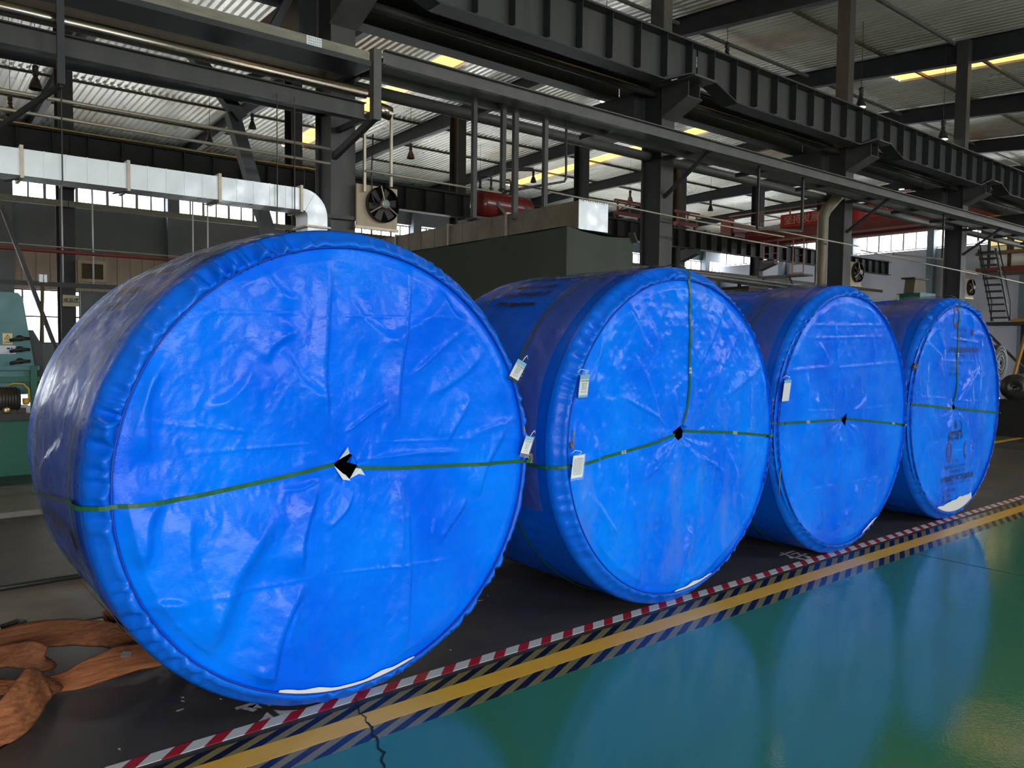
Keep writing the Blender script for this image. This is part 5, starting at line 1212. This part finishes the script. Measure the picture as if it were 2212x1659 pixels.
MB().lathe([(.05, 0), (.055, .02), (.055, .06), (.035, .09)], (1.14, 10.80, .745), (0, 0, 1), 14).build('brass_valve', M_BRASS, t, True)
MB().box(1.20, 1.34, 10.82, 10.95, .74, .80).build('valve_block', M_MOTOR, t)
tag(MB().path([(.9, 12.9, .30), (1.20, 12.7, .30), (1.32, 12.55, .25), (1.25, 12.4, .18)], .04, 8).build('steel_stub', M_BRASS, smooth=True), 'dull metal stub poking in at the left edge below the machine', 'stub')
t = thing('pole', 'thin tan pole with a small white box rising beside the machine', 'pole', (1.66, 12, 0))
MB().tube((1.62, 12, 0), (1.70, 12, 2.40), .022, 8).build('shaft', M_BROWN, t, True)
MB().box(1.655, 1.70, 11.96, 12.0, 2.36, 2.46).build('junction_box', M_GALV, t); MB().box(1.71, 1.745, 11.96, 12.0, 2.36, 2.46).build('junction_box', M_GALV, t)
tag(MB().bar((1.30, 12.4, 3.35), (1.92, 12.4, 1.42), .075, .05).build('diagonal_brace', M_STEELD), 'slanting dark brace crossing the low window at left', 'brace')
tag(MB().box(-1, 4.6, 14.0, 14.07, 2.43, 2.50).build('handrail', M_STEELD), 'dark horizontal rail across the low windows at left', 'rail')
tag(MB().tube((-1, 14.0, 2.97), (5.5, 14.0, 2.975), .028, 8).build('air_pipe', M_CRANE, smooth=True), 'dull red pipe running above the dark rail at left', 'pipe')
tag(MB().tube((-1, 14.0, 3.06), (5.5, 14.0, 3.03), .012, 6).build('conduit', M_GALVD, smooth=True), 'thin wire conduit just above the dull red pipe', 'pipe')
for k, x in enumerate((2.27, 2.70, 4.25, 4.5)):
    tag(MB().tube((x, 14.082, 2.44), (x, 14.082, 4.2), .014, 6).build('drop_pipe', M_GALV, smooth=True), ['first thin pale drop pipe above the louvre box', 'second thin pale drop pipe above the louvre box', 'thin drop pipe left above the largest roll', 'thin drop pipe right above the largest roll'][k], 'pipe', 'thin drop pipes at left')
t = thing('louvre_box', 'wooden framed louvre box on the far left wall posts', 'vent', (4.5, 23.7, 3.2))
for a in ((4.16, 4.86, 3.17, 3.25), (4.16, 4.86, 3.66, 3.74), (4.16, 4.25, 3.25, 3.66), (4.77, 4.86, 3.25, 3.66)): MB().box(a[0], a[1], 23.6, 23.75, a[2], a[3]).build('frame_board', M_WOOD, t)
for k in range(9): MB().bar((4.25, 23.66, 3.27+.045*k), (4.77, 23.66, 3.27+.045*k), .06, .008, up=(0, .6, 1)).build('louvre_slat', M_BROWN, t)
t = thing('area_sign', 'small cream sign with black characters on the first far column', 'sign', (3.99, 23.7, 2.65))
MB().box(3.81, 4.20, 23.70, 23.715, 2.50, 2.80).build('board', M_SIGNC, t)
lettering('lettering', '成品区', .125, lambda x, y: (4.005+x, 23.697, 2.65+y), M_TAGINK, t, bold=.003)

# ------------------------------------------------------------------ pendant lamps
def lamp_proto(lit=False):
    t = thing('pendant_lamp', '', 'lamp', (0, 0, 0), 'pendant factory lamps')
    sh = MB(); sh.lathe([(.035, .30), (.055, .26), (.085, .20), (.14, .02), (.142, 0), (.136, 0), (.08, .19), (.03, .26)], (0, 0, 0), (0, 0, 1), 24, cap=False); sh.build('lamp_shade', M_LAMPS, t, True)
    hs = MB(); hs.lathe([(.02, .54), (.05, .53), (.062, .50), (.062, .40), (.045, .385), (.045, .36), (.06, .34), (.06, .30), (.035, .29)], (0, 0, 0), (0, 0, 1), 18); hs.build('ballast_housing', M_DARK, t, True)
    if lit: bl = MB(); bl.lathe([(.03, .02), (.105, .004), (.128, .006), (.128, .012)], (0, 0, 0), (0, 0, 1), 20); bl.build('lit_diffuser', M_LAMPON, t, True)
    else: bl = MB(); bl.lathe([(.02, .20), (.035, .16), (.04, .10), (.025, .06), (.005, .05)], (0, 0, 0), (0, 0, 1), 12); bl.build('bulb', M_LAMPB, t, True)
    cd = MB(); cd.tube((0, 0, .53), (0, 0, 1.0), .007, 6, cap=False); cd.build('cord', M_DARK, t)
    return t
LP = [('unlit lamp hanging left of the row of tank posts', 14.9, 24.42, 8.20), ('unlit lamp seen between the tank posts', 22.85, 27.05, 8.85), ('unlit lamp just left of the second column', 28.43, 26.4, 8.6), ('unlit lamp above the duct between heavy struts', 8.53, 26.44, 8.0),
      ('unlit lamp close behind the heavy strut', 10.53, 28.0, 9.2), ('unlit lamp at the top left under the polished pipe', 2.86, 20.68, 7.2), ('unlit lamp at the very left edge', 2.95, 25.78, 7.75), ('unlit lamp above the polished pipe at upper left', 4.2, 21.54, 9.4),
      ('amber tinted unlit lamp over the plate girder', 17.81, 13.14, 9.2), ('dark lamp right of the third far column', 25.83, 18.19, 8.05), ('dim lamp beside the red crane end', 33.11, 25.21, 8.55), ('small unlit lamp just above the red tank', 21.0, 28.52, 8.4)]
LL = [('lit round lamp under the girder before the second column', 13.08, 12.97, 7.20), ('lit lamp on the side of the third column top', 20.80, 10.97, 8.12), ('lit lamp left of the fourth column top', 23.31, 9.88, 7.48), ('small lit lamp above the red crane', 40.71, 19.17, 9.75)]
for proto, lst in ((lamp_proto(), LP), (lamp_proto(True), LL)):
    for k, (lab, x, y, z) in enumerate(lst):
        if k == 0: r = proto
        else:
            r = proto.copy(); COL.objects.link(r)
            for ch in list(proto.children): c = ch.copy(); COL.objects.link(c); c.parent = r
        r['label'] = lab; r.location = (x, y, z)
    for r in [proto]+[o for o in COL.objects if o.name.startswith('pendant_lamp') and o.type == 'EMPTY']:
        for ch in r.children:
            if ch.name.startswith('cord'):
                L = roofz(r.location.y)+.01-r.location.z-.53; ch.scale = (1, 1, max(.1, L/.47)); ch.location = (0, 0, .53-.53*ch.scale[2])

# ------------------------------------------------------------------ red overhead crane of the middle nave
t = thing('overhead_crane', 'red travelling bridge crane spanning the middle nave at right', 'crane', (33.4, 17, 6.7))
for x in (33.0, 34.5):
    MB().box(x, x+.45, 10.8, 23.03, 6.72, 7.22).build('bridge_girder', M_CRANE, t)
    MB().box(x-.03, x+.48, 10.8, 23.03, 6.69, 6.72).build('flange_edge', M_CRANEP, t)
MB().box(32.0, 36.0, 23.0, 23.75, 7.16, 7.56).build('end_carriage', M_CRANE, t)
MB().box(31.95, 32.2, 23.1, 23.7, 7.1, 7.8).build('buffer_box', M_CRANE, t)
for x in (32.5, 35.4): MB().lathe([(.10, 0), (.13, .02), (.13, .1), (.10, .12)], (x, 23.34, 7.162), (0, 1, 0), 18).build('crane_wheel', M_DARK, t, True)
rl = MB().bar((33.0, 10.8, 8.10), (33.0, 24.0, 8.10), .05, .05).build('handrail', M_CRANEP, t)
MB().bar((33.0, 10.8, 7.65), (33.0, 24.0, 7.65), .03, .03).build('handrail', M_CRANE, t)
for k in range(9): MB().box(32.98, 33.03, 11+1.6*k, 11.05+1.6*k, 7.22, 8.10).build('rail_post', M_CRANE, t)
MB().box(33.5, 34.4, 17.0, 18.2, 7.25, 7.95).build('hoist_trolley', M_DARK, t)
MB().box(33.6, 34.2, 13.0, 14.4, 7.25, 7.9).build('hoist_motor', M_CRANE, t)
for (ya, yb, zb, nn_) in ((21.9, 21.2, 5.65, 3), (20.35, 19.85, 5.05, 3)):
    l = MB().box(32.9, 32.95, ya, ya+.05, zb, 6.72).build('ladder_rail', M_CRANEP, t); MB().box(32.9, 32.95, yb-.05, yb, zb, 6.72).build('ladder_rail', M_CRANEP, t)
    for k in range(nn_+1): MB().box(32.9, 32.95, yb, ya, zb+.4*k, zb+.04+.4*k).build('rung', M_CRANEP, t)
MB().box(32.6, 33.4, 19.6, 22.0, 4.92, 5.0).build('crane_platform', M_STEELL, t)
MB().bar((33.0, 21.9, 4.95), (33.0, 22.6, 3.9), .06, .06).build('platform_strut', M_STEELD, t); MB().bar((33.0, 20.6, 4.95), (33.0, 20.0, 3.9), .06, .06).build('platform_strut', M_STEELD, t)
t = thing('slogan_banner', 'red cloth banner with pale characters hung on the crane', 'banner', (32.9, 17.5, 7.2))
na = 60; vs = []
for k in range(na+1):
    y = 21.05-(21.05-13.6)*k/na; sag = .10*math.sin(k*.35)*(k > 22)*.8; xx = 32.90+.05*math.sin(k*.9)*(k > 20)
    vs += [(xx, y, 7.20+sag*.6), (xx, y, 7.80+sag)]
mb = MB(); mb.add(vs, [(2*k, 2*k+2, 2*k+3, 2*k+1) for k in range(na)]); mb.build('cloth', M_BANNER, t)
lettering('lettering', '坚持发展和', .44, lambda x, y: (32.86, 20.85-x*1.02, 7.50+y), M_BANTXT, t, align='LEFT', bold=.004)
lettering('lettering', '安全生产', .40, lambda x, y: (32.82, 17.0-x*1.0, 7.48+y), M_BANTXT, t, align='LEFT')

def trolley(x0, x1, label):
    t = thing('girder_trolley', label, 'trolley', ((x0+x1)/2, 23.4, 7.03))
    for x in (x0+.1, x1-.1): MB().lathe([(.08, 0), (.10, .02), (.10, .08), (.08, .10)], (x, 23.35, 7.13), (0, 1, 0), 14).build('wheel', M_DARK, t, True)
    MB().box(x0, x1, 23.28, 23.52, 7.14, 7.30).build('carriage', M_CRANE, t)
    for x in (x0+.05, (x0+x1)/2, x1-.1): MB().box(x, x+.06, 23.3, 23.36, 7.30, 7.74).build('post', M_CRANE, t)
    MB().box(x0-.1, x1+.1, 23.28, 23.38, 7.70, 7.80).build('top_bar', M_CRANE, t); MB().bar((x0+.1, 23.33, 7.32), ((x0+x1)/2, 23.33, 7.72), .05, .05).build('diagonal', M_CRANE, t)
trolley(24.3, 25.9, 'red trolley frame on the far girder left of the second column'); trolley(28.2, 29.7, 'red trolley frame on the far girder right of the second column')
# bent cream pipe on the third column ----------------------------------------
mb = MB(); mb.path([(16.0, 9.2, 0), (16.0, 9.2, 4.45), (16.12, 9.2, 4.62), (16.6, 9.2, 4.97), (16.95, 9.25, 5.1)], .115, 12)
tag(mb.build('bent_pipe', M_RUSTY, smooth=True), 'bent cream pipe climbing beside the third column', 'pipe')
for k, (a, b) in enumerate([((10.9, 8.8, 3.63), (14.0, 8.8, 3.59)), ((11.1, 8.9, 3.93), (17.0, 8.9, 3.88)), ((16.9, 8.8, 3.78), (23.2, 8.8, 3.66)), ((22.2, 8.8, 3.72), (27.5, 8.8, 3.60))]):
    tag(MB().tube(a, b, .016, 8).build('conduit', M_GALVD, smooth=True), ['lower thin conduit right of the second column', 'upper thin conduit between second and third columns', 'thin conduit between third and fourth columns', 'thin conduit passing the staircase'][k], 'pipe')
t = thing('rail_stirrup', 'U shaped dark drop stirrup hanging from the rail near the crane', 'bracket', (13.1, 8.4, 4))
MB().box(13.86, 13.91, 8.4, 8.44, 3.86, 4.88).build('drop_bar', M_DARK, t); MB().box(12.41, 12.45, 8.4, 8.44, 3.76, 4.88).build('drop_bar', M_DARK, t); MB().bar((12.43, 8.42, 3.76), (13.9, 8.42, 3.86), .04, .04).build('bottom_bar', M_DARK, t)
t = thing('rail_stirrup', 'single dark drop bar hanging with a long foot right of the third column', 'bracket', (20.1, 8.4, 4))
MB().box(20.06, 20.1, 8.4, 8.44, 3.80, 4.88).build('drop_bar', M_DARK, t); MB().bar((17.6, 8.42, 3.72), (20.1, 8.42, 3.80), .03, .03).build('bottom_bar', M_DARK, t)

# things standing behind the small rolls --------------------------------------
t = thing('hopper_machine', 'green machine top with a square brown chimney behind the smallest roll', 'machine', (16.5, 7.4, 0))
MB().box(16.2, 16.88, 7.2, 7.65, 0, 2.74).build('housing', M_MACHD, t); mb = MB(); mb.box(16.2, 16.89, 7.185, 7.2, 2.30, 2.75); o = mb.build('pale_cover', M_MACH, t)
mb = MB(); mb.prism([(16.12, 7.28, 2.74), (16.68, 7.28, 2.74), (16.62, 7.28, 3.02), (16.18, 7.28, 3.02)], (0, .2, 0)); mb.build('chimney', M_BROWN, t); MB().box(16.08, 16.72, 7.25, 7.52, 3.02, 3.05).build('chimney_rim', M_DARK, t)
MB().box(16.15, 16.20, 7.6, 7.66, 1.5, 2.72).build('trim_strip', M_GALV, t)
t = thing('rusty_bin', 'rusty brown box top peeking over the third roll', 'box', (11.85, 8.1, 0))
MB().box(11.60, 12.10, 8.0, 8.5, 0, 2.62).build('body', M_BROWN, t); MB().box(11.57, 12.13, 7.97, 8.53, 2.62, 2.66).build('rim', M_DARK, t)
M_SHEET = pm('dull_sheet', (.24, .24, .23, 1), .5)
t = thing('sheet_rack', 'long rack of pale metal sheets on trestles beyond the third roll', 'rack', (17.5, 12, 3))
for k, (a, b, z, y) in enumerate([(14.2, 17.6, 3.28, 12.0), (15.0, 20.3, 3.36, 12.3), (14.6, 18.5, 3.22, 11.8)]):
    MB().bar((a, y, z+.06), (b, y, z-.02), .45, .035).build('metal_sheet', M_SHEET, t)
for x in (15.2, 17.0, 18.6): MB().bar((x, 12, 3.25), (x-.25, 12, 2.2), .05, .05).build('trestle_leg', M_STEELD, t); MB().bar((x, 12, 3.25), (x+.25, 12, 2.2), .05, .05).build('trestle_leg', M_STEELD, t)
for x in (15.2, 18.6): MB().box(x-.3, x+.3, 11.8, 12.2, 0, 2.2).build('trestle_base', M_STEELD, t)

# staircase, cabin and platform at the right -----------------------------------
t = thing('steel_staircase', 'dark open steel staircase climbing toward the cabin at right', 'stairs', (27, 9.9, 2.52))
A0, A1 = Vector((27, 9.62, 2.522)), Vector((27, 10.10, 4.77))
for dy in (.135, -.34): MB().bar(A0+Vector((0, dy, 0)), A1+Vector((0, dy, 0)), .035, .10, up=(1, 0, 0)).build('stringer', M_STEELD, t)
for k in range(11):
    p = A0.lerp(A1, (k+.5)/11); MB().box(26.84, 27.16, p.y-.34, p.y+.135, p.z-.022, p.z+.022).build('tread', M_STEELD, t)
for dy in (.16, -.36): MB().path([A0+Vector((-.06, dy, .0)), A0+Vector((-.06, dy, .55)), A1+Vector((-.06, dy, .45))], .018, 6).build('handrail', M_DARK, t, True)
t = thing('work_platform', 'steel work platform with an orange plank at the right edge', 'platform', (27, 8.5, 2.5))
MB().box(26.55, 28.3, 6.9, 10.15, 2.40, 2.48).build('deck', M_STEELD, t); MB().box(26.57, 26.66, 6.9, 9.1, 2.48, 2.57).build('plank', M_PLANK, t)
for y0, y1 in ((10.0, 8.5), (8.1, 7.7)): MB().bar((26.65, y0, 2.4), (26.65, y1, .85), .07, .07).build('knee_brace', M_STEELD, t)
for y in (7.1, 8.9): MB().box(27.2, 27.34, y, y+.14, 0, 2.4).build('leg', M_STEELD, t)
crn = bpy.data.objects['overhead_crane']
t = MB().box(33.0, 35.0, 9.95, 12.6, 4.60, 4.76).build('operator_cabin', M_CRANE, crn); t['label'] = 'red cabin with lit yellow windows'; MB().box(33.0, 33.12, 9.95, 10.84, 4.76, 5.85).build('front_panel', M_CRANE, t); MB().box(33.0, 35.0, 9.95, 12.6, 6.0, 6.12).build('cabin_roof', M_CRANE, t)
MB().box(32.94, 33.02, 9.95, 12.6, 5.24, 5.36).build('cabin_beam', M_BROWN, t); MB().box(34.9, 35.0, 9.95, 12.6, 4.76, 6.0).build('rear_panel', M_CRANE, t)
for (a, b, m) in ((11.55, 12.1, M_CABGLASS), (11.03, 11.3, M_CABGLASS)):
    MB().box(33.0, 33.02, a, b, 5.58, 5.97).build('window_pane', m, t); MB().box(33.0, 33.02, a, b, 5.38, 5.55).build('window_pane', M_PAPER, t)
for (a, b) in ((11.45, 11.95), (10.9, 11.38)): MB().box(33.0, 33.02, a, b, 4.78, 5.22).build('window_pane', M_PAPER, t)
for y in (12.12, 11.42, 10.86): MB().box(32.97, 33.07, y, y+.08, 4.76, 6.0).build('window_post', M_DARK, t)
for x in (33.2, 34.7):
    for y in (10.9, 12.4): MB().box(x, x+.1, y, y+.1, 6.12, 6.69).build('hanger', M_CRANE, t)
MB().lathe([(.2, 0), (.26, .02), (.26, .09), (.06, .18)], (32.6, 11.35, 6.05), (0, 0, 1), 18).build('lit_lamp', M_LAMPYEL, t, True)
MB().bar((32.6, 11.35, 6.22), (33.1, 11.35, 6.1), .04, .04).build('lamp_arm', M_DARK, t)
# rolls of grey and black belting at the right edge
def belt_roll(label, c, r, L, face, ax=(0, 1, 0), spiral=5):
    t = thing('belting_roll', label, 'roll', (c[0], c[1], 0), 'bare belting rolls at the right')
    mb = MB(); mb.lathe([(r*.13, .012), (r*.13, 0), (r*.98, 0), (r, .015), (r, L-.015), (r*.98, L)], c, ax, 48, cap=False); mb.build('belt_body', M_RUBBER, t, True)
    for k in range(spiral):
        r0 = r*(.14+.84*k/spiral); r1 = r*(.14+.84*(k+.9)/spiral)
        mb = MB(); mb.lathe([(r0, .0), (r0, -.006-.004*(k % 2)), (r1, -.006-.004*(k % 2)), (r1, 0)], c, ax, 40, cap=False); mb.build('belt_layer', face, t, True)
    MB().lathe([(r*.12, -.004), (r*.12, .02)], c, ax, 20).build('core_hole', M_BLACK, t)
    return t
belt_roll('grey faced belting roll propped under the platform', (18.5, 6.5, 1.345), .385, 1.2, M_RUBG)
t = thing('roll_stand', 'dark block supporting the grey belting roll', 'stand', (18.6, 7.1, 0)); MB().box(18.1, 19.1, 6.6, 7.6, 0, .93).build('block', M_DARK, t)
belt_roll('thick black belting roll end at the right edge, upper of two', (16.35, 5.5, .93), .24, 2.2, M_RUBBER, ax=(1, .15, 0), spiral=1)
tag(MB().bar((16.4, 5.40, .345), (20.0, 5.5, .345), .8, .69).build('belt_stack', M_RUBBER), 'black stack of belting under the upper black roll', 'belting')
t = thing('belting_roll', 'large black belting roll lying low behind the smallest wrapped roll', 'roll', (16.4, 6.4, 0), 'bare belting rolls at the right')
mb = MB(); mb.lathe([(.05, 0), (.44, 0), (.46, .02), (.46, 2.4), (.44, 2.42)], (15.35, 6.6, .462), (1, .02, 0), 40); mb.build('belt_body', M_RUBBER, t, True)
mb = MB(); mb.lathe([(.24, -.012), (.44, -.012), (.44, .0), (.24, .0)], (15.35, 6.6, .462), (1, .02, 0), 40, cap=False); mb.build('belt_layer', M_RUBG, t, True)
tag(MB().bar((18.0, 6.1, .95), (18.35, 5.95, 2.2), .05, .05).build('timber_prop', M_PLANK), 'tan timber prop leaning by the grey belting roll', 'timber')
